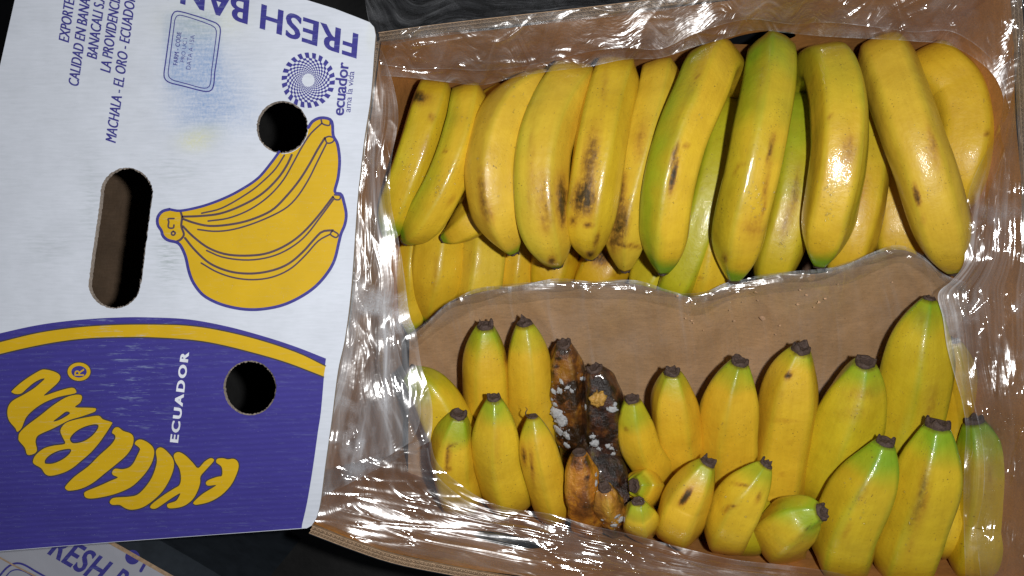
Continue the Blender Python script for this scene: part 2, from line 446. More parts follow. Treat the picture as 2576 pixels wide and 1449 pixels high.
def banana(key, label, pts, w, grp, tip=True, rt=0.26, col=YEL, g0=0.0, gtip=0.9, gl=0.16, gside=0.0, gs_side=-1, gstem=0.0,
           bruises=(), rot=None, ridge=0.16, facet=0.95, wet=0.25, seed=0, tips=1.0, flat=1.0, state='yellow'):
    """pts run from the stem end to the blossom end, (px, py, z); w in photo units"""
    wk = 1.0 if key in ('u7', 'u8', 'u9', 'u10', 'u11') else 1.06
    rnd = random.Random(seed + len(key) * 13 + int(pts[0][0]))
    c = catmull([tuple(P(*p[:3])) + (w * wk * (p[3] if len(p) > 3 else 1.0) * S * (H - p[2]) / H / 2,) for p in pts], 10)
    NR, NA = 84, 44
    A, L = resample([q[:3] for q in c], NR)
    rad0 = np.interp(np.linspace(0, 1, NR), np.linspace(0, 1, len(c)), [q[3] for q in c])
    t = np.linspace(0, 1, NR)
    Rm = rad0.mean(); tl = min(0.5, 2.3 * Rm * tips / L)
    prof = 1 - 0.07 * (2 * t - 0.9) ** 2
    u = np.clip((t - (1 - tl)) / tl, 0, 1)
    if tip: prof = prof * ((1 - u ** (2.5 if grp == 'd' else 1.95)) * (1 - rt) + rt)
    else: prof = prof * np.sqrt(np.clip(1 - u ** 2 * 0.95, 0, 1))
    u2 = np.clip((0.16 - t) / 0.16, 0, 1); prof = prof * (1 - 0.6 * u2 ** 1.7)
    rad = rad0 * prof
    tan = np.gradient(A, axis=0); tan /= np.linalg.norm(tan, axis=1)[:, None]
    ref = np.array([0, 0, 1.0]); V = []; UVv = []; nors = []
    prev = None; phi = rnd.uniform(-0.38, 0.38)
    ths = np.linspace(0, 2 * math.pi, NA, endpoint=False)
    for i in range(NR):
        if prev is None:
            b0 = ref - tan[i] * ref.dot(tan[i])
            if np.linalg.norm(b0) < 0.2: b0 = np.array([0, -1.0, 0]) - tan[i] * (-tan[i][1])
        else: b0 = prev - tan[i] * prev.dot(tan[i])
        b0 /= np.linalg.norm(b0); prev = b0
        s0 = np.cross(tan[i], b0)
        for j, a in enumerate(ths):
            q = (a + phi + 0.12 * math.sin(i * 0.05)) % (2 * math.pi / 5) - math.pi / 5
            pent = math.cos(math.pi / 5) / math.cos(q) * 1.12
            fx = facet * (0.75 + 0.5 * noise.noise(Vector((j * .15, i * .03, seed))))
            rr = rad[i] * ((1 - fx) + fx * pent)
            rr *= 1 + 0.018 * noise.noise(Vector((math.cos(a) * 1.2, math.sin(a) * 1.2, i * 0.09 + seed * 3.1)))
            if rot: rr *= 1 + 0.15 * noise.noise(Vector((math.cos(a) * 2.5, math.sin(a) * 2.5, i * 0.16 + seed)))
            n_ = b0 * math.cos(a) + s0 * math.sin(a)
            V.append(A[i] + n_ * rr); nors.append(n_)
            UVv.append(((a / (2 * math.pi) + 0.5) % 1.0, t[i] * L * 10))
    V = np.array(V); nors = np.array(nors)
    faces = [(i * NA + j, (i + 1) * NA + j, (i + 1) * NA + (j + 1) % NA, i * NA + (j + 1) % NA) for i in range(NR - 1) for j in range(NA)]
    faces.append(tuple(range(NA))); faces.append(tuple((NR - 1) * NA + j for j in reversed(range(NA))))
    # colour, bruising, wetness
    kk = H / (S * (H - V[:, 2])); px = V[:, 0] * kk + 1288; py = -V[:, 1] * kk + 724.5
    tt = np.repeat(t, NA); aa = np.tile(ths, NR)
    gtl = gl * L if gl < 1 else gl
    ns = np.array([noise.noise(Vector(v) * 55 + Vector((seed, 0, 0))) for v in V])
    gm = np.full(len(V), g0) + 0.10 * g0 * ns
    dtip = (1 - tt)
    gk = gl * (.66 if grp == 'd' else .9)
    gm = gm + gtip * (.85 if grp == 'd' else 1) * np.clip((1.15 if grp == 'd' else 1.8) * (1 - dtip / gk) + 0.5 * ns, 0, 1) * (1 if tip else 0)
    gm = gm + gstem * np.clip(1.5 - tt / 0.40 + 0.3 * ns, 0, 1)
    if gside:
        gm = gm + gside * np.clip(gs_side * nors[:, 0] * 1.3 - 0.15 + 0.35 * ns, 0, 1)
    qa = np.abs(((aa + phi + 0.12 * np.sin(np.repeat(np.arange(NR), NA) * 0.05)) % (2 * math.pi / 5)) - math.pi / 5)
    rmask = np.clip((qa - 0.47) / 0.16, 0, 1)
    gm = np.clip(gm + ridge * rmask, 0, 1)[:, None]
    hue = 1 + rnd.uniform(-0.05, 0.05)
    base = np.array(col) * np.array([1, hue, 1])
    C = base[None] * (1 - gm) + np.array(GRN)[None] * gm
    C = C * (1 - 0.10 * rmask[:, None])
    br = np.zeros(len(V))
    for (bx, by, rx, ry, ang, s_) in bruises:
        ca, sa = math.cos(R(ang)), math.sin(R(ang)); dx = px - bx; dy = py - by
        a_ = (dx * ca + dy * sa) / rx; b_ = (-dx * sa + dy * ca) / ry
        br += s_ * (1.35 if grp == 'u' else 1.1) * np.exp(-(a_ * a_ + b_ * b_)) * (nors[:, 2] > -0.2)
    if tip and not rot: br += 0.8 * np.clip(1 - dtip / 0.012, 0, 1)
    if rot:
        k = np.clip(rot[0] + rot[1] * ns * 2, 0, 1.6); br = br + k
        for _ in range(rot[2]):
            ii = rnd.randrange(len(V)); rr = rnd.uniform(0.0014, 0.0036)
            br += 1.6 * np.exp(-(np.linalg.norm(V - V[ii], axis=1) / rr) ** 4)
    wetv = np.clip(wet + 0.5 * ns, 0, 1)
    root = thing('banana', label, 'banana', Vector(A[NR // 2]), GROUPS[grp])
    o = mesh('peel', V, faces, M['rot'] if rot else M['peel'], root, True,
             {'bruise': br, 'wet': wetv}, np.c_[C, np.ones(len(C))], UVv)
    if tip:   # dried blossom end
        r = rad[-1] * (.9 if grp == 'd' else 1); tn = Vector(tan[-1]); b0 = Vector(prev); s0 = tn.cross(b0)
        pr = [(0.90, -0.30), (1.0, -0.05), (1.0, 0.15), (0.90, 0.36), (0.72, 0.34), (0.5, 0.08), (0.25, 0.22), (0.05, 0.15)]
        hs = 1.0 if rt > 0.3 else 0.7
        VV = []; FF = []; n2 = 18
        for i, (a, h) in enumerate(pr):
            for j in range(n2):
                th = j * 2 * math.pi / n2
                nz = noise.noise(Vector((math.cos(th) * 1.8, math.sin(th) * 1.8, seed * 1.7 + i * .35 + pts[-1][0])))
                nz2 = noise.noise(Vector((math.cos(th) * 1.6, math.sin(th) * 1.6, seed + 9 + pts[-1][0])))
                rr = r * a * (1 + 0.22 * nz); hh = r * hs * (h + (1.05 * max(0, nz2) if i > 1 else 0) * (a > 0.6))
                VV.append(Vector(A[-1]) + (b0 * math.cos(th) + s0 * math.sin(th)) * rr + tn * hh)
        FF = [(i * n2 + j, i * n2 + (j + 1) % n2, (i + 1) * n2 + (j + 1) % n2, (i + 1) * n2 + j) for i in range(len(pr) - 1) for j in range(n2)]
        FF.append(tuple((len(pr) - 1) * n2 + j for j in range(n2)))
        mesh('blossom_end', VV, FF, M['blossom'], root, True)
    bvh = BVHTree.FromPolygons([Vector(v) for v in V], faces)
    TARGETS.append((bvh, root)); BAN[key] = (bvh, root)
    return root


def U(top, mid, *rest):
    return [(top[0], top[1] + 20, top[2] - 0.055) + tuple(top[3:]), top, mid, *rest]


# upper row, on top
banana('u1', 'leftmost banana of the upper row, red-brown stain at its top, beside the plastic', U((1090, 250, -.046), (1068, 320, -.032), (1040, 410, -.030), (1008, 500, -.036), (976, 600, -.055)), 100, 'u',
       col=YEL2, gside=.35, bruises=[(1048, 243, 26, 14, 10, 1.6), (1085, 295, 6, 10, 0, .7), (1068, 375, 8, 40, 15, .35)], seed=1, wet=.6)
banana('u2', 'second banana of the upper row, slim and dewy with a bright green lower tip', U((1180, 258, -.046), (1168, 320, -.030), (1142, 405, -.024), (1105, 490, -.026), (1062, 562, -.036), (1018, 606, -.052)), 96, 'u',
       gtip=1.0, gl=.09, gside=.6, bruises=[(1120, 380, 4, 5, 0, .8), (1135, 505, 7, 20, 35, .3)], seed=2, wet=.5)
banana('u2b', 'short green tipped stub between the second and third bananas of the upper row', [(1290, 430, -.10), (1240, 490, -.078), (1195, 545, -.070), (1152, 582, -.072), (1114, 600, -.078)], 92, 'u', gtip=1.0, gl=.10, seed=3)
banana('u3', 'plain fat banana curving left, third of the upper row, faint brown smudge', U((1345, 240, -.046), (1290, 275, -.028), (1252, 345, -.018), (1238, 430, -.015), (1248, 515, -.020), (1270, 580, -.030), (1290, 632, -.044)), 126, 'u',
       col=PALE, gtip=.8, gl=.06, bruises=[(1213, 480, 10, 55, -3, .75), (1230, 540, 12, 30, -12, .5)], seed=4)
banana('u4', 'big crescent banana with a pale bruise and dark streak on its lower right side', U((1435, 222, -.046), (1395, 280, -.026), (1364, 365, -.013), (1356, 460, -.010), (1366, 555, -.016), (1387, 620, -.028), (1402, 662, -.044)), 138, 'u',
       col=PALE, gtip=.9, gl=.05, ridge=.2, gside=.25, bruises=[(1414, 505, 10, 55, -2, 1.7), (1372, 490, 28, 60, -5, .42), (1335, 420, 6, 120, 2, .35), (1375, 560, 20, 30, 0, .35), (1388, 656, 8, 8, 0, 1.5)], seed=5, wet=.4)
banana('u5', 'banana with the largest grey-black bruise down its middle, upper row', U((1546, 205, -.044), (1526, 270, -.024), (1508, 360, -.011), (1493, 460, -.009), (1480, 560, -.018), (1486, 645, -.042)), 126, 'u',
       bruises=[(1486, 395, 18, 70, 8, .95), (1470, 500, 26, 38, 5, 1.7), (1440, 558, 12, 12, 0, .8), (1480, 568, 10, 6, 0, 1.1), (1500, 605, 5, 18, 10, 1.0), (1520, 220, 6, 60, 5, .3), (1485, 640, 10, 8, 0, 1.3)], gtip=.0, seed=6, wet=.6)
banana('u6', 'narrow banana with dark scuffed lines, just right of the most bruised one', U((1662, 200, -.052), (1652, 250, -.036), (1626, 345, -.026), (1600, 445, -.024), (1575, 560, -.030), (1572, 678, -.052)), 104, 'u',
       col=PALE, gtip=.0, bruises=[(1558, 480, 14, 40, 8, 1.2), (1565, 560, 16, 50, 5, 1.1), (1545, 590, 12, 40, 5, .9), (1580, 618, 40, 5, 8, .8), (1610, 360, 14, 50, 8, .5)], seed=7)
banana('u7', 'yellow banana with green sides and brown wet scar, bent over at its top right', [(1846, 275, -.110, .55), (1846, 222, -.088, .65), (1828, 178, -.056, .82), (1795, 165, -.024, .95), (1762, 240, -.006), (1715, 350, .000), (1686, 460, -.001), (1674, 570, -.012), (1668, 682, -.038)], 132, 'u',
       gtip=1.0, gl=.09, gside=.75, bruises=[(1697, 410, 5, 48, 6, 1.5), (1692, 455, 5, 30, 6, 1.2), (1727, 367, 4, 5, 0, 1.3), (1752, 190, 3, 5, 0, 1)], seed=8, wet=.45)
banana('u8', 'banana whose whole upper half is green, wet and glossy near its lower end', U((1942, 138, -.036, .84), (1936, 210, -.014, .93), (1916, 320, .000), (1892, 440, .001), (1864, 570, -.012), (1846, 702, -.040)), 136, 'u',
       col=YEL, gtip=1.0, gl=.08, gstem=.78, gside=.3, bruises=[(1937, 385, 5, 30, 5, 1.0), (1945, 350, 5, 14, 5, .7), (1858, 417, 14, 3, -10, .6), (1850, 430, 3, 12, 20, .8), (1925, 480, 5, 60, 6, .7), (1895, 570, 30, 30, 0, .4), (1822, 650, 10, 10, 0, .8)], seed=9, wet=.95)
banana('u9', 'banana hooked over to the left at its top, faint brown blotch in the middle', [(2020, 270, -.115, .5), (2018, 222, -.092, .6), (2040, 178, -.062, .78), (2082, 168, -.030, .95), (2108, 225, -.010), (2116, 320, .000), (2108, 430, .000), (2084, 550, -.012), (2062, 666, -.038)], 136, 'u',
       gtip=1.0, gl=.10, gstem=.48, gside=.35, gs_side=1, bruises=[(2138, 365, 18, 30, 0, .38), (2132, 400, 22, 40, 0, .28), (2090, 290, 5, 4, 0, .8)], seed=10, wet=.75)
banana('u10', 'long thick banana leaning right with two short black scars', U((2230, 155, -.046), (2256, 225, -.024), (2290, 325, -.008), (2328, 430, -.004), (2362, 550, -.012), (2398, 680, -.040)), 146, 'u',
       col=PALE, gtip=.5, gl=.04, facet=.6, bruises=[(2308, 490, 5, 22, -15, 1.8), (2320, 555, 4, 15, -15, 1.3), (2348, 360, 9, 55, -14, .5), (2340, 385, 20, 40, -14, .2)], seed=11, wet=.3)
banana('u11', 'smooth wide banana at the far right, half hidden under the long leaning one', U((2355, 180, -.07), (2408, 235, -.054), (2432, 320, -.046), (2420, 420, -.046), (2395, 540, -.060)), 150, 'u', col=YEL, bruises=[(2485, 335, 3, 8, 0, .8)], tip=False, ridge=.1, seed=12, wet=.2)
# tucked between them
banana('m1', 'lime green sliver of a banana right of the hooked scarred banana', [(1840, 255, -.09), (1828, 310, -.075), (1800, 420, -.062), (1765, 560, -.062), (1715, 690, -.075), (1660, 770, -.10)], 100, 'm', g0=.42, col=YEL2, seed=13)
banana('m2', 'dull banana, green above and yellow below, left of the half green one', [(1862, 300, -.10), (1850, 360, -.085), (1815, 480, -.070), (1792, 600, -.066), (1778, 700, -.076), (1770, 790, -.10)], 108, 'm', gstem=1.0, g0=.06, bruises=[(1762, 700, 4, 5, 0, .9)], seed=14)
banana('m3', 'banana between the half green one and the hooked one, brown shading on its right edge', [(2016, 250, -.09), (2010, 300, -.075), (2000, 420, -.060), (1984, 530, -.058), (1955, 640, -.066), (1925, 740, -.09)], 122, 'm', g0=.25, gstem=.5, bruises=[(2000, 490, 9, 60, 8, .8), (1975, 560, 8, 40, 8, .7)], seed=15)
banana('m4', 'banana showing along the right side of the hooked banana', [(2190, 230, -.10), (2184, 300, -.080), (2176, 410, -.068), (2162, 520, -.064), (2138, 620, -.070), (2100, 730, -.09)], 118, 'm', g0=.04, gstem=.4, bruises=[(2170, 480, 10, 60, 6, .4)], seed=16)
banana('m5', 'bright plain banana in the gap left of the long leaning banana', [(2245, 330, -.11), (2248, 420, -.100), (2258, 520, -.094), (2262, 620, -.096), (2265, 720, -.11)], 130, 'm', col=YEL, seed=17)
banana('m6', 'thin green sliver between the two leftmost bananas of the upper row', [(1128, 240, -.10), (1120, 290, -.085), (1105, 350, -.078), (1085, 430, -.080), (1060, 520, -.09)], 62, 'm', g0=.7, seed=18)
banana('m7', 'small bit of banana behind the tops of the second and third upper bananas', [(1255, 240, -.11), (1248, 262, -.095), (1225, 340, -.088), (1195, 450, -.095), (1170, 540, -.11)], 92, 'm', g0=.1, seed=19)
banana('m8', 'shaded banana under the two bruised bananas of the upper row', [(1620, 230, -.12), (1600, 330, -.11), (1580, 450, -.10), (1540, 560, -.10), (1500, 650, -.12)], 110, 'm', seed=53, bruises=[(1512, 640, 18, 24, 0, 1.8)])
# lower layer peeping out below them
banana('l1', 'thin strip of banana in the left corner under the leftmost upper one', [(1045, 520, -.13), (1040, 600, -.115), (1034, 680, -.11), (1036, 760, -.12), (1042, 850, -.13)], 66, 'l', g0=.05, seed=20)
banana('l2', 'banana of the layer below with a green end at the left of the paper edge', [(1125, 480, -.13), (1115, 560, -.115), (1106, 650, -.108), (1095, 735, -.112), (1078, 806, -.125)], 124, 'l', gtip=1.0, gl=.08, bruises=[(1095, 690, 5, 50, 3, .35)], seed=21)
banana('l3', 'plain banana of the layer below, under the stub with the green tip', [(1230, 480, -.13), (1220, 560, -.118), (1212, 660, -.110), (1200, 760, -.118), (1190, 850, -.13)], 118, 'l', col=PALE, seed=22)
banana('l4', 'narrow banana of the layer below, between the tips of two crescent bananas', [(1305, 500, -.13), (1302, 580, -.12), (1298, 680, -.115), (1292, 780, -.125)], 92, 'l', seed=23)
banana('l5', 'browned banana of the layer below the big crescent banana', [(1420, 480, -.13), (1405, 580, -.12), (1388, 680, -.115), (1370, 790, -.125)], 128, 'l', col=DEEP, bruises=[(1400, 660, 30, 8, 0, .6), (1440, 620, 18, 30, 0, .9)], seed=24)
banana('l6', 'banana with a black rotting spot below the largest bruise', [(1560, 560, -.13), (1530, 640, -.115), (1500, 700, -.112), (1450, 760, -.12)], 128, 'l', col=DEEP, bruises=[(1512, 645, 22, 20, 0, 2.0), (1545, 690, 20, 12, 0, .4)], seed=25)
banana('l7', 'greenish banana of the layer below the hooked scarred banana', [(1700, 560, -.13), (1670, 640, -.115), (1640, 710, -.11), (1600, 790, -.12)], 118, 'l', g0=.3, seed=26)

# lower half: tips up.  listed tip first, reversed for the builder


def D(*p):
    q = list(p); l = q[-1]
    q.append((l[0], l[1] + 14, l[2] - 0.065))
    return q[::-1]


kw = dict(rt=.40)
banana('d1', 'dark tipped banana seen half through the milky plastic at the left', D((1030, 938, -.045), (1078, 982, -.042), (1118, 1050, -.050), (1150, 1120, -.065)), 122, 'd', gtip=1.0, gl=.30, col=YEL2, seed=27, **kw)
banana('d2', 'tall plain banana, first of the back row, shaggy dark tip', D((1220, 822, -.035), (1221, 895, -.048), (1226, 1000, -.065), (1232, 1110, -.085), (1240, 1180, -.105)), 118, 'd', gtip=.9, gl=.17, col=YEL, bruises=[(1272, 900, 4, 16, 0, .9)], facet=.5, seed=28, **kw)
banana('d3', 'tall plain banana left of the spotted rotten one', D((1320, 815, -.035), (1328, 890, -.046), (1335, 1000, -.062), (1342, 1110, -.085), (1350, 1180, -.105)), 112, 'd', gtip=.75, gl=.14, col=YEL, seed=29, facet=.5, **kw)
banana('d4', 'short banana with fine black nicks, nearest the lower left corner of the carton', D((1152, 1045, -.020), (1142, 1100, -.030), (1142, 1170, -.045), (1158, 1235, -.070)), 116, 'd', gtip=.9, gl=.22, bruises=[(1127, 1150, 5, 30, 5, 1.1), (1140, 1120, 12, 3, -25, .9), (1128, 1180, 6, 6, 0, .9)], seed=30, wet=.1, **kw)
banana('d5', 'stout banana with a small dark tip in front of the two tall plain ones', D((1243, 1003, -.010), (1246, 1065, -.020), (1252, 1150, -.036), (1276, 1232, -.064)), 120, 'd', gtip=.9, gl=.18, bruises=[(1250, 1120, 10, 60, 0, .25)], rt=.33, seed=31)
banana('d6', 'slender banana with a hair-like thread on its tip, dark nick on its left', D((1341, 1048, -.012), (1350, 1110, -.020), (1370, 1190, -.034), (1392, 1262, -.060)), 100, 'd', gtip=.6, gl=.16, rt=.28, bruises=[(1318, 1145, 5, 22, -6, 1.6), (1338, 1170, 4, 40, -5, 1.0)], seed=32, facet=.5)
banana('r1', 'rotten banana with round dark spots and white mould on its left side', D((1418, 868, -.035), (1426, 930, -.048), (1432, 1010, -.060), (1446, 1090, -.075), (1470, 1170, -.10)), 94, 'd', gtip=0, col=(0.33, 0.15, 0.015), rot=(.42, .4, 46), rt=.46,
       bruises=[(1430, 995, 44, 34, 0, 1.7), (1440, 1120, 60, 60, 0, .9), (1418, 880, 40, 26, 0, 1.1), (1470, 960, 16, 60, 0, .9), (1440, 1100, 40, 40, 0, 1.4)], seed=33)
banana('r2', 'wet black rotten banana split open with orange flesh showing', D((1496, 930, -.030), (1514, 990, -.040), (1520, 1070, -.055), (1534, 1140, -.075), (1545, 1190, -.10)), 112, 'd', gtip=0, col=(0.16, 0.07, 0.015), rot=(1.35, .5, 30), rt=.40, bruises=[(1500, 1000, 50, 60, 0, .6), (1560, 1120, 30, 80, 0, -.5)], seed=34)
banana('r5', 'collapsed black wet banana remains between the spotted one and the bottom edge', D((1478, 1085, -.062), (1500, 1150, -.060), (1524, 1215, -.058), (1545, 1280, -.066)), 118, 'd', tip=False, gtip=0, col=(0.10, 0.045, 0.012), rot=(1.3, .5, 20), seed=63)
banana('r3', 'rotting orange-brown banana with a grey ring tip, lower one of the spotted pair', D((1457, 1140, -.010), (1461, 1195, -.018), (1468, 1250, -.030), (1480, 1300, -.060)), 90, 'd', gtip=0, col=(0.58, 0.26, 0.02), rot=(.28, .3, 40), rt=.44, bruises=[(1460, 1160, 40, 20, 0, 1.3), (1470, 1280, 50, 30, 0, .8)], seed=35)
banana('r4', 'small rotting banana end with mould specks at the bottom beside the orange-brown one', D((1521, 1228, -.010), (1528, 1258, -.018), (1540, 1290, -.040)), 74, 'd', gtip=0, col=(0.55, 0.30, 0.03), rot=(.6, .6, 16), rt=.55, bruises=[(1530, 1225, 40, 16, 0, .9)], seed=36, tips=.8)
banana('d7', 'short banana curving right beside the black rotten one', D((1590, 1006, -.030), (1594, 1055, -.038), (1612, 1125, -.050), (1650, 1180, -.075)), 94, 'd', gtip=.8, gl=.25, rt=.46, bruises=[(1575, 1080, 3, 6, -30, 1.1), (1558, 1040, 4, 10, 0, 1)], seed=37)
banana('d8', 'smooth banana with a peaked black tip, second right of the rotten ones', D((1690, 938, -.030), (1692, 1000, -.042), (1703, 1080, -.058), (1712, 1150, -.080)), 118, 'd', gtip=.8, gl=.16, rt=.38, seed=38)
banana('d9', 'broad smooth banana in the middle of the back row', D((1860, 912, -.028), (1844, 975, -.040), (1833, 1060, -.055), (1830, 1150, -.075), (1835, 1210, -.095)), 146, 'd', gtip=.9, gl=.18, rt=.33, seed=39)
banana('d10', 'long banana with a brown pit near its tip and scattered specks', D((2014, 880, -.026), (1996, 940, -.038), (1984, 1020, -.052), (1970, 1110, -.068), (1956, 1200, -.085), (1950, 1250, -.10)), 142, 'd', gtip=.8, gl=.10, rt=.37,
       bruises=[(1983, 945, 7, 8, 20, 2.2), (1978, 1060, 30, 4, 5, .5), (1985, 1112, 5, 3, 0, 1.4), (1962, 990, 4, 4, 0, 1), (1970, 1194, 4, 4, 0, 1.2), (1955, 1020, 6, 40, 5, .3)], seed=40)
banana('d11', 'fat curved banana with rusty pinprick specks and a ragged tip', D((2176, 914, -.022), (2162, 970, -.034), (2136, 1050, -.048), (2106, 1130, -.062), (2080, 1200, -.085)), 160, 'd', col=YEL2, gtip=.8, gl=.17, rt=.36, g0=.1, ridge=.2,
       bruises=[(2170, 990, 50, 22, 0, .35), (2150, 1040, 40, 20, 0, .3)], seed=41)
banana('d12', 'longest standing banana, greenish, its tip pinched under the plastic', D((2338, 752, -.022), (2316, 840, -.032), (2306, 920, -.042), (2290, 1010, -.055), (2262, 1110, -.070), (2240, 1200, -.09)), 162, 'd', col=YEL2, gtip=.8, gl=.14, rt=.22, g0=.15, ridge=.3,
       bruises=[(2340, 1030, 14, 60, 10, .4), (2320, 800, 20, 30, 0, .3)], seed=42)
banana('d13', 'shaded narrow banana behind the longest one, by the right wall', D((2398, 860, -.055), (2408, 950, -.062), (2402, 1040, -.072), (2380, 1140, -.09)), 84, 'd', gtip=.3, col=DEEP, g0=.1, seed=43, **kw)
banana('d14', 'scratched banana with a green neck and square brown tip, front row', D((2226, 1114, .000), (2204, 1172, -.008), (2164, 1250, -.018), (2132, 1325, -.030), (2122, 1375, -.050)), 152, 'd', col=YEL2, gtip=1.0, gl=.26, rt=.34, g0=.12, ridge=.35,
       bruises=[(2170, 1240, 14, 30, 20, .3), (2130, 1340, 6, 30, 10, .5)], seed=44, wet=.35)
banana('d15', 'large front banana with a flared tip and long brown scuff down its middle', D((2358, 1072, .000), (2348, 1130, -.006), (2330, 1215, -.014), (2302, 1300, -.026), (2275, 1385, -.048)), 158, 'd', col=YEL2, gtip=1.0, gl=.22, rt=.40, g0=.08, ridge=.3,
       bruises=[(2322, 1240, 12, 60, 8, .9), (2300, 1300, 10, 40, 8, .5), (2290, 1380, 8, 30, 10, .3)], seed=45)
banana('d16', 'banana seen through the plastic in the lower right corner', D((2452, 1062, -.045), (2468, 1125, -.046), (2478, 1215, -.050), (2470, 1310, -.055), (2455, 1390, -.06)), 132, 'd', gtip=.9, gl=.32, g0=.18, col=DEEP, bruises=[(2490, 1200, 10, 60, 0, .3)], seed=46, **kw)
banana('d17', 'yellow strip of banana between the large front one and the plastic on the right', D((2418, 1090, -.065), (2412, 1180, -.065), (2400, 1270, -.065), (2385, 1350, -.065)), 88, 'd', gtip=.2, col=YEL, seed=47, **kw)
banana('d18', 'short front banana with a black slit scar below its tip', D((1780, 1166, -.004), (1758, 1200, -.008), (1728, 1255, -.016), (1708, 1310, -.030)), 116, 'd', gtip=.75, gl=.22, rt=.38, bruises=[(1727, 1247, 6, 20, 32, 2.6), (1718, 1262, 5, 10, 30, 1.2)], seed=48, wet=.3)
banana('d19', 'short front banana with rough peeling nicks, leaning right', D((1926, 1170, -.002), (1900, 1206, -.006), (1862, 1258, -.014), (1832, 1325, -.034)), 122, 'd', gtip=.75, gl=.24, rt=.32, bruises=[(1840, 1275, 12, 5, -10, 1.1), (1867, 1220, 24, 5, 10, .8), (1908, 1250, 5, 16, 20, .8), (1825, 1285, 10, 6, 0, .5)], seed=49, wet=.35)
banana('d20', 'greenish back of a banana under the leaning short one', D((1925, 1255, -.05), (1905, 1300, -.050), (1880, 1345, -.055)), 92, 'd', tip=False, g0=.5, col=DEEP, seed=50)
banana('d21', 'stubby banana pointing its round ringed tip at the viewer', D((2064, 1287, .004), (2030, 1293, -.004), (1990, 1318, -.016), (1965, 1343, -.040)), 134, 'd', gtip=.95, gl=.34, rt=.36, tips=.8, bruises=[(2010, 1350, 26, 6, -35, .6), (2030, 1330, 10, 4, -35, .8)], seed=51, wet=.4)
banana('d22', 'tiny banana end with a dark ring, under the wet round one', D((1597, 1222, -.030), (1608, 1222, -.034), (1622, 1224, -.050)), 96, 'd', gtip=.85, gl=.18, rt=.42, seed=52, tips=.7)
banana('d23', 'round wet banana end facing up with a glistening black tip, bottom centre', D((1606, 1262, -.006), (1608, 1284, -.010), (1612, 1306, -.026)), 92, 'd', gtip=.8, gl=.17, rt=.40, seed=54, tips=.8, wet=1.0)

# ------------------------------------------------------------------ strips of sheet between two plan curves
UVL = [None]


def loft(A, B, n, m, zf, crease, hazef, pl=None):
    a, _ = resample(catmull(A, 8), n); b, _ = resample(catmull(B, 8), n)
    V = []; hz = []; uvs = []
    for i in range(n):
        for j in range(m):
            v = j / (m - 1); p = a[i] * (1 - v) + b[i] * v
            z = p[2] + zf(p[0], p[1], v) + crease(p[0], p[1], v) + (pl(i / (n - 1), v) if pl else 0)
            V.append(P(p[0], p[1], z)); hz.append(hazef(p[0], p[1], v, i / (n - 1)))
    F = [(i * m + j, (i + 1) * m + j, (i + 1) * m + j + 1, i * m + j + 1) for i in range(n - 1) for j in range(m - 1)]
    LU = sum((V[(i + 1) * m + m // 2] - V[i * m + m // 2]).length for i in range(n - 1)); LV = (V[m * (n // 2) + m - 1] - V[m * (n // 2)]).length
    UVL[0] = [(i / (n - 1) * LU, j / (m - 1) * LV) for i in range(n) for j in range(m)]
    return V, F, hz


def ridged(x, y, ang, along, across, seed, sharp=1.0):
    ca, sa = math.cos(R(ang)), math.sin(R(ang))
    a = (x * ca + y * sa) / along; b = (-x * sa + y * ca) / across
    w = 0.8 * noise.noise(Vector((a * .8, b * .25, seed + 5)))
    return (1 - abs(noise.noise(Vector((a, b + w, seed)))) * 2.2) ** sharp


def crumple(ang, amp, seed, across=26, along=320, fine=1.0):
    def f(x, y, v):
        gate = sm(-.1, .45, noise.noise(Vector((x / 120, y / 120, seed + 7))))
        r1 = max(0.0, ridged(x, y, ang, along * 1.2, across * 3.0, seed)); r2 = max(0.0, ridged(x, y, ang + 19, along * .5, across * 2.0, seed + 3))
        e = amp * (1.5 * r1 ** 4 * (.35 + .65 * gate) + .9 * r2 ** 6 * gate)
        e += amp * 1.9 * noise.noise(Vector((x / 120, y / 120, seed)))
        n3 = noise.voronoi(Vector((x / 70, y / 70, seed * 1.0)))[0]
        e += amp * fine * 0.6 * gate * min(.5, n3[1] - n3[0])
        return e
    return f


def pleats(ls):
    """long straight folds: (v0, v1, half width, height, u0, u1)"""
    def f(u, v):
        e = 0
        for v0, v1, w, a, u0, u1 in ls:
            if u0 < u < u1:
                t = (u - u0) / (u1 - u0); vc = v0 + (v1 - v0) * t + .012 * noise.noise(Vector((u * 9, v0 * 20, 1)))
                d = abs(v - vc) / (w * 1.7)
                if d < 1: e += .34 * a * (.5 + .5 * math.cos(math.pi * d)) * min(1, t * 8, (1 - t) * 8)
        return e
    return f


# kraft paper draped between the two halves
top = [(1030, 850, -.075), (1075, 812, -.070), (1130, 765, -.064), (1210, 735, -.060), (1300, 722, -.056), (1400, 712, -.052), (1500, 712, -.050), (1600, 716, -.050), (1690, 738, -.052), (1750, 748, -.054),
       (1830, 722, -.052), (1900, 704, -.048), (1990, 690, -.046), (2060, 688, -.044), (2130, 668, -.042), (2200, 640, -.040), (2262, 628, -.038), (2320, 648, -.040), (2370, 690, -.045), (2430, 720, -.05)]
bot = [(x + (1288 - x) * -.02, 1330, -.17) for x, y, z in top]
V, F, hz = loft(top, bot, 150, 90, lambda x, y, v: -0.012 * math.sin(math.pi * min(1, v * 1.2)),
                lambda x, y, v: 0.006 * noise.noise(Vector((x / 150, y / 260, 3))) + .0055 * noise.voronoi(Vector((x / 230 + .3 * noise.noise(Vector((x / 90, y / 90, 2))), y / 300, 4.2)))[0][0] + .0030 * max(0, ridged(x, y, 68, 420, 120, 9)) ** 3 + .004 * sm(0.1, 0, v) * noise.noise(Vector((x / 50, 1, 1))), lambda *a: 0)
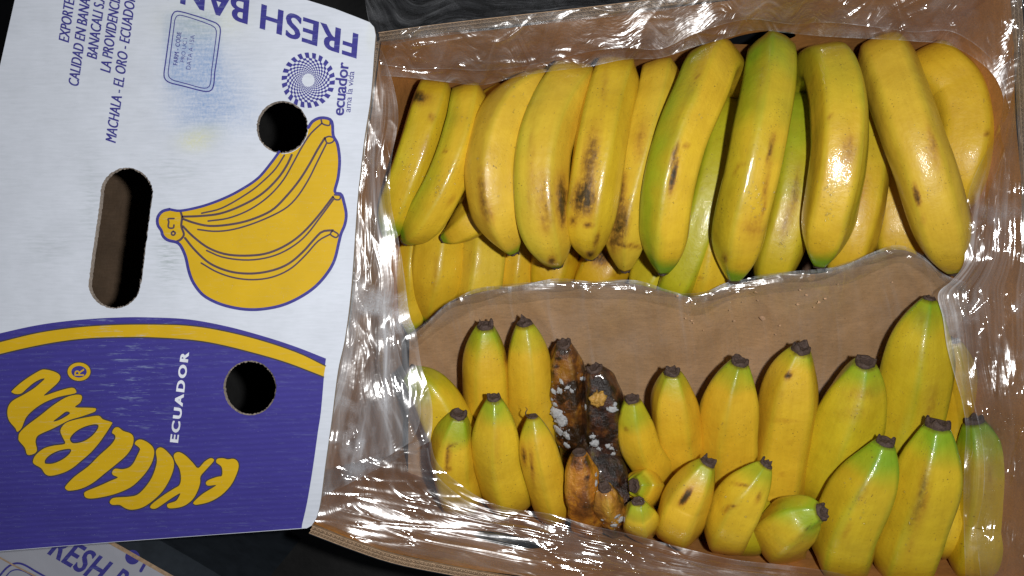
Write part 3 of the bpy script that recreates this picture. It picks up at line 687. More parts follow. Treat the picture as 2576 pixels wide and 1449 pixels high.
pr = thing('kraft_paper', 'brown kraft paper sheet standing between upper and lower bananas under clear plastic', 'paper', P(1700, 900, -.1))
ps = mesh('sheet', V, F, M['paper'], pr, True)
paper_bvh = BVHTree.FromPolygons([Vector(v) for v in V], F)

# plastic liner
liner = thing('plastic_liner', 'crinkled clear plastic liner bag folded over the carton rim around the bananas', 'plastic bag', P(1700, 1300, -.02))


def film(A, B, n, m, ang, amp, seed, haze, zf=lambda x, y, v: 0, name='film', across=26, along=320, fine=1.0, edge=.45, pl=None, swap=False, us=1.0, mt='film'):
    """A is the free edge near the bananas"""
    V, F, hz = loft(A, B, n, m, zf, crumple(ang, amp, seed, across, along, fine),
                    lambda x, y, v, u: min(1.3, (haze(x, y, v) if callable(haze) else haze) + edge * sm(.02, 0, v)), pleats(pl) if pl else None)
    uv = [(b_ if swap else a_ * us, a_ if swap else b_) for a_, b_ in UVL[0]]
    uv = [(a_ + seed, b_ + .03 * noise.noise(Vector((a_ * 6, b_ * 6, seed)))) for a_, b_ in uv]
    return mesh(name, V, F, M[mt], liner, True, {'haze': hz}, uv=uv)


# mid sheet over the paper with its gathered upper hem
midA = [(x, y - 7 + 5 * math.sin(x * .03), z + .010) for x, y, z in top]
midB = [(x + (1288 - x) * -.012, y + (1330 - y) * .62, z + (-.17 - z) * .62 + .013) for x, y, z in top]
film(midA, midB, 330, 100, 72, .0019, 11, lambda x, y, v: .09 + .5 * sm(.06, 0.0, v), zf=lambda x, y, v: -0.012 * math.sin(math.pi * min(1, v * 1.2 * .62)) + .001, across=32, along=420, fine=1.5, swap=True)
# gathered, rolled hem of the film along the paper's upper edge
def hem(zr, seed, w0, w1, hz, mt):
    A_ = [(x, y - w0 + 4 * math.sin(x * .045 + seed), z + .007) for x, y, z in top]; B_ = [(x + 6, y + w1 + 7 * math.sin(x * .031 + seed), z + .002) for x, y, z in top]
    film(A_, B_, 420, 18, 8, .0010, seed, hz, zf=lambda x, y, v: zr * math.sin(math.pi * v) * (.7 + .6 * noise.noise(Vector((x / 60, seed, 0)))) + .0025, across=16, along=90, fine=1.0, mt=mt)
hem(.0036, 71, 7, 16, .04, 'film'); hem(.0026, 73, 2, 40, .02, 'film_crinkled')
# left
leftA = [(962, 128, 0.0000), (990, 215, 0.0000), (1002, 300, -0.0010), (985, 400, 0.0000), (982, 500, -0.0020), (1004, 610, -0.0060), (1018, 700, -0.0100), (1030, 790, -0.0140), (1048, 840, -0.0120), (1060, 920, -0.0120), (1084, 1000, -0.0120), (1088, 1060, -0.0140), (1082, 1110, -0.0140)]
leftB = [(905, 90, .006), (910, 200, .008), (900, 300, .008), (892, 400, .008), (885, 500, .008), (876, 620, .008), (868, 720, .007), (860, 820, .006), (850, 920, .004), (836, 1020, .002), (820, 1100, .000), (806, 1190, -.002), (795, 1260, -.004)]
film(leftA, leftB, 420, 64, 82, .0017, 21, lambda x, y, v: .22 + .62 * sm(420, 760, y) * sm(1280, 1020, y), across=22, along=260,
     pl=[(.3, .5, .05, .0025, .1, .6), (.6, .4, .05, .0025, .4, 1), (.8, .7, .05, .002, .0, .5), (.2, .25, .04, .002, .5, 1)])
leftA2 = [(x - 42 + 14 * math.sin(y * .02), y, z + .006) for x, y, z in leftA]
film(leftA2, [(x, y, z + .004) for x, y, z in leftB], 380, 44, 74, .0016, 23, lambda x, y, v: .12 + .40 * sm(480, 800, y), across=17, along=180, mt='film_crinkled')
# lower left corner and front
frA = [(1082, 1100, -.010), (1098, 1160, -.012), (1150, 1212, -.015), (1215, 1256, -.018), (1290, 1280, -.020), (1380, 1292, -.018), (1470, 1318, -.016), (1560, 1338, -.016), (1640, 1358, -.016), (1740, 1384, -.016), (1850, 1408, -.016), (1960, 1420, -.016), (2080, 1436, -.016), (2200, 1462, -.016), (2500, 1500, -.016)]
frB = [(808, 1190, .000), (795, 1250, .000), (790, 1306, .001), (868, 1345, .003), (950, 1378, .003), (1060, 1404, .003), (1180, 1428, .003), (1300, 1448, .003), (1440, 1470, .003), (1580, 1492, .003), (1740, 1506, .003), (1900, 1520, .003), (2060, 1532, .003), (2200, 1545, .003), (2560, 1560, .003)]
film(frA, frB, 560, 90, 10, .0013, 31, lambda x, y, v: .07 + .30 * sm(1250, 1050, x) * sm(1230, 1120, y), zf=lambda x, y, v: -.005 * math.sin(math.pi * v), across=20, along=420,
     pl=[(.12, .16, .02, .0022, .10, .75), (.30, .25, .02, .0026, .02, .55), (.42, .36, .025, .0024, .0, .6), (.56, .62, .02, .0018, .2, .9), (.22, .45, .02, .002, .5, 1), (.75, .7, .02, .0016, .1, .7)])
frA2 = [(x - 6, y + 26, z + .004) for x, y, z in frA]
film(frA2, [(x, y - 8, z + .004) for x, y, z in frB], 480, 56, 9, .0015, 33, .07, zf=lambda x, y, v: -.002 * math.sin(math.pi * v), across=13, along=520, fine=.4,
     pl=[(.2, .12, .03, .0025, .0, .4), (.5, .42, .03, .0022, .1, .8), (.35, .4, .02, .002, .4, 1), (.7, .66, .03, .002, .0, .5)])
# back (top of the picture)
bkA = [(958, 190, -.006), (1040, 196, -.012), (1120, 206, -.018), (1210, 214, -.020), (1290, 196, -.018), (1380, 180, -.016), (1480, 168, -.014), (1570, 150, -.012), (1660, 146, -.012), (1740, 120, -.010), (1830, 95, -.006), (1900, 76, -.012), (1990, 84, -.020), (2080, 92, -.016), (2200, 98, -.012), (2300, 104, -.012), (2400, 118, -.012), (2500, 190, -.010), (2540, 300, -.010)]
bkB = [(940, 86, .006), (1040, 70, .008), (1140, 58, .008), (1250, 46, .008), (1350, 34, .008), (1450, 24, .008), (1550, 12, .008), (1650, 0, .008), (1740, -10, .008), (1830, -20, .008), (1920, -30, .008), (2020, -40, .008), (2120, -45, .008), (2220, -48, .008), (2320, -50, .006), (2400, -52, .006), (2480, -54, .006), (2560, -54, .005), (2580, 60, .005)]
film(bkA, bkB, 560, 64, -6, .0010, 41, lambda x, y, v: .03 + .22 * sm(.3, 0, v), zf=lambda x, y, v: -.004 * (1 - v), across=28, along=200, fine=1.3, us=6, mt='film_crinkled')
film([(x, y - 30 + 8 * math.sin(x * .02), z + .008) for x, y, z in bkA], bkB, 460, 44, -24, .0015, 43, .09, zf=lambda x, y, v: -.002 * (1 - v), across=22, along=150, fine=1.3, us=6, mt='film_crinkled')
# loose end over the dark outside at the upper left
film([(915, -20, -.02), (930, 60, -.01), (960, 112, .006), (1060, 96, .006), (1180, 82, .006), (1330, 64, .006), (1520, 44, .006), (1700, 22, .006)],
     [(960, -60, -.05), (1000, -55, -.05), (1060, -50, -.05), (1140, -50, -.05), (1240, -50, -.05), (1380, -50, -.05), (1540, -50, -.05), (1720, -50, -.05)], 260, 50, 35, .0022, 47, .16, across=20, along=110, fine=1.8, us=4, mt='film_crinkled')
# right
rtA = [(2512, 190, -0.0100), (2524, 260, -0.0100), (2505, 340, -0.0100), (2462, 420, -0.0100), (2436, 490, -0.0100), (2428, 580, -0.0100), (2425, 660, -0.0100), (2395, 705, -0.0100), (2360, 740, -0.0100), (2372, 800, -0.0100), (2382, 870, -0.0100), (2400, 940, -0.0100), (2420, 1010, -0.0100), (2430, 1080, -0.0100), (2426, 1160, -0.0100), (2424, 1250, -0.0100), (2425, 1340, -0.0100), (2430, 1480, -0.0100)]
rtB = [(2575, 100, .005), (2580, 200, .005), (2582, 300, .005), (2585, 400, .005), (2588, 500, .005), (2590, 600, .005), (2592, 680, .005), (2592, 720, .005), (2592, 780, .005), (2593, 840, .005), (2594, 900, .005), (2595, 980, .005), (2596, 1060, .005), (2598, 1140, .005), (2598, 1220, .005), (2600, 1310, .005), (2600, 1400, .005), (2600, 1500, .005)]
film(rtA, rtB, 440, 60, 84, .0013, 51, lambda x, y, v: .02 + .50 * sm(400, 650, y) * sm(1050, 800, y), across=22, along=300,
     pl=[(.5, .6, .05, .0025, .1, .7), (.8, .7, .05, .0022, .2, 1), (.3, .35, .04, .002, .3, .9)])
film([(x + 40 + 12 * math.sin(y * .017), y, z + .006) for x, y, z in rtA], [(x + 4, y, z + .004) for x, y, z in rtB], 380, 40, 97, .0016, 53, .03, across=16, along=260, mt='film_crinkled')

# ------------------------------------------------------------------ dew, mould, crumbs
ICO = bmesh.new(); bmesh.ops.create_icosphere(ICO, subdivisions=1, radius=1)
IV = [v.co.copy() for v in ICO.verts]; IF = [tuple(v.index for v in f.verts) for f in ICO.faces]
ICO2 = bmesh.new(); bmesh.ops.create_icosphere(ICO2, subdivisions=3, radius=1)
IV2 = [v.co.copy() for v in ICO2.verts]; IF2 = [tuple(v.index for v in f.verts) for f in ICO2.faces]


def hit(bvh, px, py):
    o = Vector((0, 0, H)); d = (P(px, py, 0) - o).normalized()
    return bvh.ray_cast(o, d)[:2]


def blob(V, F, loc, nrm, r, h, iv=IV, if_=IF, nz=0, seed=0, elong=1.0):
    q = Vector(nrm).to_track_quat('Z', 'Y').to_matrix(); b = len(V)
    for v in iv:
        k = 1 + nz * noise.noise(v * 2.3 + Vector((seed, 0, 0))) + nz * .5 * noise.noise(v * 6 + Vector((seed, 4, 0)))
        V.append(loc + q @ Vector((v.x * r * k * elong, v.y * r * k, v.z * h * k)))
    F += [tuple(i + b for i in f) for f in if_]


dew = {'u1': [(1030, 430, 20, 60, 18), (1020, 540, 25, 60, 14)], 'u2': [(1110, 460, 28, 40, 34), (1160, 300, 25, 60, 8)], 'u3': [(1225, 410, 30, 60, 6), (1290, 240, 40, 40, 5)],
       'u4': [(1360, 490, 30, 40, 10)], 'u5': [(1500, 430, 22, 50, 26), (1520, 280, 30, 60, 8)], 'u6': [(1590, 480, 20, 70, 10)], 'u7': [(1696, 420, 10, 50, 30), (1760, 260, 30, 60, 5)],
       'u8': [(1905, 500, 22, 50, 40), (1915, 400, 40, 90, 8)], 'u9': [(2085, 480, 22, 25, 26), (2085, 540, 15, 15, 14), (2100, 400, 40, 40, 6)], 'm3': [(1965, 620, 15, 30, 10), (1985, 480, 15, 50, 6)],
       'u10': [(2300, 400, 60, 100, 5)], 'd5': [(1246, 1030, 8, 24, 6)], 'd9': [(1810, 1150, 20, 20, 4)], 'd14': [(2160, 1260, 30, 50, 14)], 'd19': [(1870, 1250, 30, 40, 8)],
       'd15': [(2290, 1330, 20, 60, 6)], 'l3': [(1200, 700, 30, 30, 3)], 'l2': [(1100, 720, 20, 40, 4)]}
for k, ls in dew.items():
    bvh, root = BAN[k]; V = []; F = []
    for (x, y, sx, sy, n) in ls:
        for _ in range(n):
            px, py = random.gauss(x, sx * .6), random.gauss(y, sy * .6); l, nn = hit(bvh, px, py)
            if l is None: continue
            r = random.choice((.0005, .0006, .0008, .0010, .0013)); blob(V, F, l, nn, r, r * .7)
    if V: mesh('dew_drops', V, F, M['water'], root, True, kind='stuff')

mould = {'r1': [(1400, 1040, 14), (1412, 1062, 13), (1404, 1082, 9), (1424, 1095, 8), (1392, 985, 5), (1388, 1005, 4), (1396, 1018, 5), (1385, 968, 4), (1428, 975, 4), (1408, 983, 7), (1438, 983, 4), (1464, 952, 5), (1425, 1120, 6), (1412, 960, 4)],
         'r2': [(1497, 1115, 9), (1505, 1130, 7), (1516, 1162, 13), (1504, 1156, 8), (1463, 1024, 6), (1540, 1030, 7), (1548, 1016, 5), (1530, 1122, 6), (1543, 1142, 5), (1538, 1128, 4), (1491, 1098, 5), (1528, 1168, 6)],
         'r3': [(1500, 1215, 6), (1503, 1235, 5), (1499, 1195, 4)], 'r4': [(1562, 1308, 8), (1545, 1322, 8), (1552, 1300, 5), (1515, 1308, 4)], 'd23': [(1614, 1262, 5)]}
for k, ls in mould.items():
    bvh, root = BAN[k]; V = []; F = []
    for i, (px, py, r) in enumerate(ls):
        for q in range(int(r * .8)):
            l, nn = hit(bvh, px + random.gauss(0, r * 1.0), py + random.gauss(0, r * 1.2))
            if l is not None: blob(V, F, l, nn, S * random.uniform(.7, 2.4), S * .8)
        for q in range(1 + (r > 6) * 2):
            x = px + (random.uniform(-r, r) if q else 0) * .7; y = py + (random.uniform(-r, r) if q else 0) * .8
            l, nn = hit(bvh, x, y)
            if l is None:
                for dx in (10, -10, 20, -20):
                    l, nn = hit(bvh, x + dx, y)
                    if l is not None: break
            if l is None: continue
            rr = r * S * (1.25 if not q else .7); blob(V, F, l, nn, rr, rr * .30, IV2, IF2, .55, i * 3.7 + q, random.uniform(.8, 1.6))
    if V: mesh('mould', V, F, M['mould'], root, True, kind='stuff')
l, nn = hit(BAN['r2'][0], 1503, 1003); V = []; F = []
blob(V, F, l, nn, .0065, .0030, IV2, IF2, .7, 2.2, .9)
mesh('exposed_flesh', V, F, M['flesh'], BAN['r2'][1], True)

V = []; F = []
for (px, py, r) in [(1700, 745, 4), (1912, 800, 9), (1998, 765, 4), (2052, 760, 6), (2068, 752, 5), (2040, 772, 3), (2022, 742, 4), (2100, 715, 3), (1895, 735, 5), (1830, 780, 3), (1842, 806, 4), (1740, 812, 3), (1735, 806, 3), (1955, 818, 4), (1945, 840, 3), (1720, 800, 3),
                    (1735, 760, 3), (1900, 756, 3), (2235, 710, 3), (2005, 730, 3), (1862, 760, 2), (1790, 722, 4), (1765, 830, 2), (2120, 800, 2)]:
    l, nn = hit(paper_bvh, px, py)
    if l is not None: blob(V, F, l + Vector((0, 0, .0075)), nn, r * S * .8, r * S * .22, IV, IF, 1.1, px * .1, 1.3)
cr = mesh('cardboard_crumbs', V, F, M['crumb'], None); cr['kind'] = 'stuff'; cr['label'] = 'pale torn cardboard crumbs scattered on the plastic over the kraft paper'; cr['category'] = 'crumbs'
# dark hair-like thread on the slim banana's tip
root = BAN['d6'][1]
rp = [P(*p) for p in catmull([(1330, 1052, -.010), (1322, 1040, -.004), (1326, 1030, -.001), (1322, 1024, .001)], 5)]
V = []; F = []
for i, p in enumerate(rp):
    for a in range(5): V.append(p + Vector((math.cos(a * 1.257), math.sin(a * 1.257), 0)) * .0005 * (1.3 - i / len(rp)))
F = [(i * 5 + a, i * 5 + (a + 1) % 5, (i + 1) * 5 + (a + 1) % 5, (i + 1) * 5 + a) for i in range(len(rp) - 1) for a in range(5)]
mesh('thread', V, F, M['blossom'], root)

# ------------------------------------------------------------------ lid
def zl(px, py):
    return 0.034 - 0.026 * sm(820, 1420, py) - 0.010 * sm(1200, 1460, py)


def LP(px, py, off=0): return P(px, py, zl(px, py) + off)


lid = thing('carton_lid', 'white and violet banana carton lid with finger holes, lying over the left of the carton', 'carton lid', P(450, 700, .034))
c1 = lambda x, y: (395.45 + x * .2193, y * .2193)
c2 = lambda x, y: (113 + x * .27292, y * .27292)
c3 = lambda x, y: (367.2 + x * .37045, 254.2 + y * .37045)
c4 = lambda x, y: (x * .29234, 889.8 + y * .29234)
c5 = lambda x, y: (x * .20834, 1257 + y * .20834)
a2 = lambda x, y: (x * .5, 724.5 + y * .5)
cc = lambda f, pts: [f(*p) for p in pts]


def rag(cx, cy, rx, ry, n=110, amp=1.2, seed=0):
    return [(cx + (rx + amp * noise.noise(Vector((i * .9, seed, 0))) + amp * .8 * random.uniform(-1, 1)) * math.cos(i * 2 * math.pi / n),
             cy + (ry + amp * noise.noise(Vector((i * .9, seed, 0)))) * math.sin(i * 2 * math.pi / n)) for i in range(n)]


h1 = rag(710, 320, 64.5, 66, seed=1); h2 = rag(629, 976, 66.5, 69, seed=2)
h3 = []
n = 60
for i in range(n): a = math.pi + math.pi * i / (n - 1); h3.append((319 + 66 * math.cos(a - .10), 488 + 66 * math.sin(a - .10)))
for i in range(1, 40): t = i / 40; h3.append((385 + (354 - 385) * t, 482 + (722 - 482) * t))
for i in range(n): a = math.pi * i / (n - 1); h3.append((288 + 66 * math.cos(a - .10), 710 + 66 * math.sin(a - .10)))
for i in range(1, 40): t = i / 40; h3.append((222 + (253 - 222) * t, 716 + (494 - 716) * t))
h3 = [(x + random.uniform(-1, 1), y + random.uniform(-1, 1)) for x, y in h3]
edge_r = catmull([(945, 88), (941, 136), (933, 241), (918, 340), (907, 430), (898, 520), (884, 720), (868, 850), (850, 934), (834, 1059), (818, 1172), (807, 1258), (797, 1300), (784, 1322)], 6)
outline = [(772, 0), (843, 22), (900, 44), (930, 56), (941, 68)] + [tuple(p) for p in edge_r] + [(772, 1329), (533, 1346), (271, 1365), (0, 1387), (-260, 1404), (-160, 700), (-40, 340), (0, 165), (37, 0), (70, -150), (300, -160)]
outline = outline[:-1] + [(250, -165)]


def board_part(name, poly, holes, m, th=0, grid=16, off=0, attrs=None, parent=None, surf=LP):
    pv, F = fill(poly, holes, grid)
    V = [surf(x, y, off) for x, y in pv]
    F = [tuple(int(i) for i in f) for f in F]
    # make faces look up
    out_ = []
    for f in F:
        a, b, c_ = V[f[0]], V[f[1]], V[f[2]]
        out_.append(f if (b - a).cross(c_ - a).z > 0 else (f[0], f[2], f[1]))
    at = {k: [fn(x, y) for x, y in pv] for k, fn in (attrs or {}).items()}
    return mesh(name, V, out_, m, parent or lid, False, at)


def gs(x, y, cx, cy, rx, ry): return math.exp(-(((x - cx) / rx) ** 2 + ((y - cy) / ry) ** 2))


stb = lambda x, y: min(1, .55 * sm(405, 430, x) * sm(560, 535, x) * sm(20, 45, y) * sm(235, 210, y) + .80 * gs(x, y, 530, 240, 90, 90) + .75 * gs(x, y, 490, 130, 60, 100) + .22 * gs(x, y, 600, 280, 60, 50) + .3 * gs(x, y, 490, 300, 60, 40))
sty = lambda x, y: min(1, .75 * gs(x, y, 490, 355, 40, 24) + .32 * gs(x, y, 525, 330, 40, 20) + .4 * gs(x, y, 500, 55, 90, 50) + .2 * gs(x, y, 590, 40, 30, 30) + .25 * gs(x, y, 935, 90, 12, 40))
std = lambda x, y: min(1, .7 * gs(x, y, 425, 640, 30, 80) + .3 * gs(x, y, 230, 500, 25, 100) + .25 * gs(x, y, 440, 430, 60, 40) + .2 * gs(x, y, 120, 620, 60, 40) + .12)
wear = lambda x, y: min(1, .45 * gs(x, y, 330, 960, 90, 130) + .5 * gs(x, y, 330, 820, 120, 40) + .3 * gs(x, y, 220, 1120, 100, 80) + .10)
face = board_part('top_face', outline, [h1, h2, h3], M['white'], attrs={'stain_blue': stb, 'stain_yellow': sty, 'stain_dirt': std})


def cut_edge(name, loop, th, m, parent, closed=True):
    V = []; F = []; n = len(loop)
    for x, y in loop:
        p = LP(x, y, 0); V += [p, p + Vector((0, 0, -th))]
    for i in range(n if closed else n - 1):
        j = (i + 1) % n; F.append((2 * i, 2 * j, 2 * j + 1, 2 * i + 1))
    return mesh(name, V, F, m, parent)


M['lid_edge'] = plain('lid_cut_edge', (0.40, 0.34, 0.29), 0.85, 0.2, 0.3, 500)
cut_edge('cut_edge', outline, .0045, M['lid_edge'], lid)
for h_ in (h1, h2, h3):
    cx = sum(p[0] for p in h_) / len(h_); cy = sum(p[1] for p in h_) / len(h_)
    cut_edge('hole_edge', h_, .0050, M['lid_edge'], lid)
    # torn paper lip round the hole
    V = []; F = []; n = len(h_)
    for i, (x, y) in enumerate(h_):
        k = random.uniform(1.5, 5.0) * (.5 + .5 * abs(math.sin(math.atan2(y - cy, x - cx))))
        d = Vector((cx - x, cy - y)).normalized() * k
        V += [LP(x, y, -.0008), LP(x + d.x, y + d.y, -.0026)]
    F = [(2 * i, 2 * ((i + 1) % n), 2 * ((i + 1) % n) + 1, 2 * i + 1) for i in range(n)]
    mesh('torn_lip', V, F, M['lid_edge'], lid)
# underside, and an unseen skirt added to keep ambient light out below the lid
pv, F = fill(outline, [h1, h2, h3], 60)
mesh('underside', [LP(x, y, -.0048) for x, y in pv], [tuple(int(i) for i in f) for f in F], M['kraft_edge'], lid)
fl_ = [P(x, y, -.175) for x, y in [(120, 380), (470, 380), (470, 860), (120, 860)]]
mesh('inner_flap', fl_, [(0, 3, 2, 1)], M['inside'], lid)
sk = [(450 + (x - 450) * .955, 700 + (y - 700) * .955) for x, y in outline[::2]]
V = []
for x, y in sk: p = LP(x, y, -.0046); V += [p, Vector((p.x * (1.3 if p.x < -.33 else 1), p.y, -.26))]
mesh('shade_skirt', V, [(2 * i, 2 * i + 1, (2 * i + 3) % len(V), (2 * i + 2) % len(V)) for i in range(len(sk))], M['slate'], lid)

# violet field with the yellow stripe
arc_t = catmull(cc(a2, [(-560, 400), (-250, 290), (0, 228), (200, 185), (400, 160), (600, 148), (760, 148), (950, 158), (1150, 195), (1350, 250), (1500, 300), (1640, 355)]), 6)
pr_edge = cc(a2, [(1632, 420), (1615, 620), (1600, 720), (1575, 900), (1545, 1080), (1520, 1190)])
purple = [tuple(p) for p in arc_t] + catmull(pr_edge, 3) + [(759, 1328.5), (533, 1345), (271, 1364), (0, 1386), (-255, 1403)]
board_part('violet_field', purple, [h2], M['purple'], grid=16, off=.00022, attrs={'wear': wear})
st_t = catmull(cc(a2, [(-560, 440), (-250, 335), (0, 270), (200, 222), (400, 195), (600, 183), (800, 182), (950, 188), (1100, 210), (1300, 258), (1500, 325), (1638, 392)]), 5)
st_b = catmull(cc(a2, [(-560, 500), (-250, 400), (0, 335), (150, 300), (300, 272), (450, 255), (600, 250), (750, 250), (950, 262), (1100, 285), (1300, 335), (1450, 380), (1628, 448)]), 5)
board_part('yellow_stripe', [tuple(p) for p in st_t] + [tuple(p) for p in st_b[::-1]], [], M['yellow'], grid=20, off=.00044, attrs={'wear': wear})


def strokes(name, lines, m, off, parent=None, surf=LP, closed=False):
    V = []; F = []
    for pts, w in lines:
        A_, L_ = resample(pts, max(2, int(len(pts))))
        tg = np.gradient(A_, axis=0); tg /= np.maximum(np.linalg.norm(tg, axis=1), 1e-9)[:, None]
        b = len(V); n = len(A_)
        for (x, y), (tx, ty) in zip(A_, tg):
            V += [surf(x - ty * w / 2, y + tx * w / 2, off), surf(x + ty * w / 2, y - tx * w / 2, off)]
        F += [(b + 2 * i, b + 2 * i + 1, b + 2 * i + 3, b + 2 * i + 2) for i in range(n - 1)]
        for e in (0, n - 1):     # round caps, a hair lower so that nothing is coplanar
            k = len(V); x, y = A_[e]
            V.append(surf(x, y, off - .00003)); V += [surf(x + w / 2 * math.cos(a * .785), y + w / 2 * math.sin(a * .785), off - .00003) for a in range(8)]
            F += [(k, k + 1 + a, k + 1 + (a + 1) % 8) for a in range(8)]
    return mesh(name, V, F, m, parent or lid, attrs={'wear': [0.1] * len(V)})


strokes('stripe_outline', [(st_t, 3.0), (st_b, 3.4)], M['outline'], .00052)

# brush lettering on the violet field
LET = [
 ([(105,318),(200,235),(340,147),(400,138),(480,160),(518,195),(500,245),(430,310),(378,362),(500,322),(620,293),(655,322),(640,342),(500,372),(380,420),(290,480),(230,540),(205,590),(185,640),(150,672),(132,640),(85,585),(65,530),(70,460),(110,405),(200,355),(290,300),(350,250),(385,215),(350,218),(290,250),(230,300),(185,340),(140,347),(108,335)], []),
 ([(160,720),(170,680),(230,620),(350,530),(450,450),(560,380),(640,355),(690,355),(705,375),(690,420),(645,460),(740,465),(820,470),(822,490),(800,505),(700,540),(600,570),(520,610),(440,650),(370,680),(320,710),(305,760),(318,830),(290,862),(235,868),(215,810),(165,750)], [[(458,582),(510,540),(570,497),(603,512),(560,545),(500,575)]]),
 ([(285,920),(310,870),(380,815),(470,790),(560,775),(540,720),(520,660),(560,600),(640,570),(760,545),(850,535),(885,565),(960,590),(958,610),(900,700),(850,770),(780,850),(700,920),(620,985),(540,1025),(440,1050),(390,1035),(355,985),(295,950)],
  [[(385,940),(390,910),(430,870),(500,835),(580,818),(612,825),(600,860),(540,910),(460,945),(400,948)], [(608,755),(605,720),(650,670),(720,630),(800,608),(845,612),(840,650),(790,710),(720,755),(640,772)]]),
 ([(565,1140),(640,1060),(760,970),(850,880),(950,790),(990,735),(990,700),(965,680),(985,640),(1020,635),(1060,665),(1120,685),(1148,720),(1140,790),(1090,870),(1000,950),(900,1030),(800,1110),(700,1160),(600,1178),(568,1165)], []),
 ([(725,1210),(740,1185),(850,1140),(950,1095),(1015,1065),(975,1045),(965,1020),(990,990),(1050,995),(1110,980),(1150,940),(1180,880),(1205,825),(1190,800),(1160,775),(1180,745),(1220,740),(1280,770),(1320,815),(1325,870),(1300,950),(1240,1040),(1150,1130),(1060,1180),(940,1220),(800,1245),(740,1238)], []),
 ([(945,1280),(960,1250),(1000,1238),(1100,1232),(1180,1215),(1250,1150),(1310,1060),(1345,960),(1350,900),(1342,840),(1365,810),(1400,812),(1450,855),(1490,910),(1495,980),(1460,1080),(1400,1180),(1320,1260),(1230,1320),(1140,1342),(1080,1330),(1030,1300),(970,1300)], []),
 ([(1295,1310),(1330,1275),(1420,1210),(1500,1160),(1545,1130),(1558,1070),(1545,990),(1510,930),(1495,880),(1510,855),(1545,848),(1600,880),(1660,940),(1705,985),(1760,930),(1810,900),(1840,910),(1830,935),(1770,1000),(1725,1055),(1722,1110),(1700,1180),(1660,1250),(1600,1300),(1540,1322),(1460,1330),(1438,1310),(1450,1290),(1510,1270),(1535,1240),(1550,1200),(1480,1240),(1400,1295),(1340,1332),(1300,1330)], []),
 ([(1668,1275),(1740,1210),(1820,1160),(1860,1130),(1790,1135),(1772,1110),(1800,1085),(1870,1060),(1910,1050),(1912,990),(1895,960),(1862,935),(1870,905),(1920,900),(1960,910),(2010,905),(2045,930),(2052,980),(2025,1060),(1980,1140),(1900,1220),(1800,1275),(1700,1298),(1672,1295)], []),
]
ov = lambda p, n=3: [tuple(q) for q in catmull(p, n, True)]
lines = []
for o_, hs in LET:
    for lp in [o_] + hs:
        q = ov(cc(c4, lp)); lines.append((q + q[:1], 6.2))
strokes('lettering_outline', lines, M['outline'], .00040)
for o_, hs in LET:
    board_part('brush_letter', ov(cc(c4, o_)), [ov(cc(c4, h)) for h in hs], M['yellow'], grid=14, off=.00062, attrs={'wear': wear})
ring = lambda rx, ry: [c4(680 + rx * math.cos(a), 155 + ry * math.sin(a)) for a in np.linspace(0, 2 * math.pi, 41)[:-1]]
q = ring(98, 78); strokes('mark_outline', [(q + q[:1], 5)], M['outline'], .00042)
board_part('registered_mark_ring', ring(98, 78), [ring(66, 50)], M['yellow'], grid=0, off=.00062, attrs={'wear': wear})


# lettering from Blender's own built-in font, laid onto the board
def text_mesh(s, bold=0.0, shear=0.0, spacing=1.0):
    cu = bpy.data.curves.new('t', 'FONT'); cu.body = s; cu.offset = bold; cu.shear = shear; cu.space_character = spacing; cu.resolution_u = 4
    o = bpy.data.objects.new('t', cu); COL.objects.link(o)
    dg = bpy.context.evaluated_depsgraph_get(); me = bpy.data.meshes.new_from_object(o.evaluated_get(dg))
    V = np.array([v.co[:2] for v in me.vertices]); F = [tuple(p.vertices) for p in me.polygons]
    bpy.data.objects.remove(o); bpy.data.curves.remove(cu); bpy.data.meshes.remove(me)
    return V, F


def lay_text(s, p0, p1, up, m, name='printed_text', bold=.012, spacing=1.0, ref='H', off=.00030, width=None, parent=None, surf=LP, shear=0.0, thick=0):
    V, F = text_mesh(s, bold, shear, spacing); RV, _ = text_mesh(ref, bold)
    x0, x1 = V[:, 0].min(), V[:, 0].max(); h = RV[:, 1].max()
    p0 = np.array(p0); up = np.array(up)
    if width is None: kx = (np.array(p1) - p0) / (x1 - x0)
    else: d = np.array(p1) - p0; kx = d / np.linalg.norm(d) * width
    Q = p0 + (V[:, :1] - x0) * kx + (V[:, 1:] / h) * up
    VV = []; FF = []; n_ = len(Q)
    for i, dx in enumerate((0,) if not thick else (0, -thick, thick)):      # heavier strokes: the letter struck again a little to each side
        VV += [surf(x, y, off + .00004 * i) for x, y in Q + kx * dx]; FF += [tuple(a + i * n_ for a in f) for f in F]
    mesh(name, VV, FF, m, parent or lid, attrs={'wear': [0.25] * len(VV)})
    return np.linalg.norm(kx)


upm = np.array(c2(-93, -31)) - np.array(c2(0, 0))
wl = lay_text('MACHALA - EL ORO - ECUADOR', c2(652, 1318), c2(838, -30), upm, M['ink'], bold=0, thick=.034)
dr = np.array(c2(838, -30)) - np.array(c2(652, 1318))
for s_, p0 in (('LA PROVIDENCIA', (603, 672)), ('BANACALI S.A.', (478, 546)), ('CALIDAD EN BANANO', (308, 802)), ('EXPORTED BY', (220, 392))):
    p0 = np.array(c2(*p0)); lay_text(s_, p0, p0 + dr, upm, M['ink'], bold=0, width=wl, thick=.034)
upf = np.array(c1(-22, 275)) - np.array(c1(0, 0))
wf = lay_text('FRESH', c1(2302, 396), c1(1203, 52), upf, M['ink'], bold=.014, spacing=1.06, thick=.016)
p0 = np.array(c1(1052, 4)); lay_text('BANANAS', p0, p0 + np.array((-1099, -344)), upf, M['ink'], bold=.014, width=wf, spacing=1.02, thick=.016)
lay_text('ecuador', c1(2136, 1328), c1(2198, 722), np.array((-88, -10)) * .2193, M['ink'], bold=.012, thick=.012, ref='x', spacing=.95)
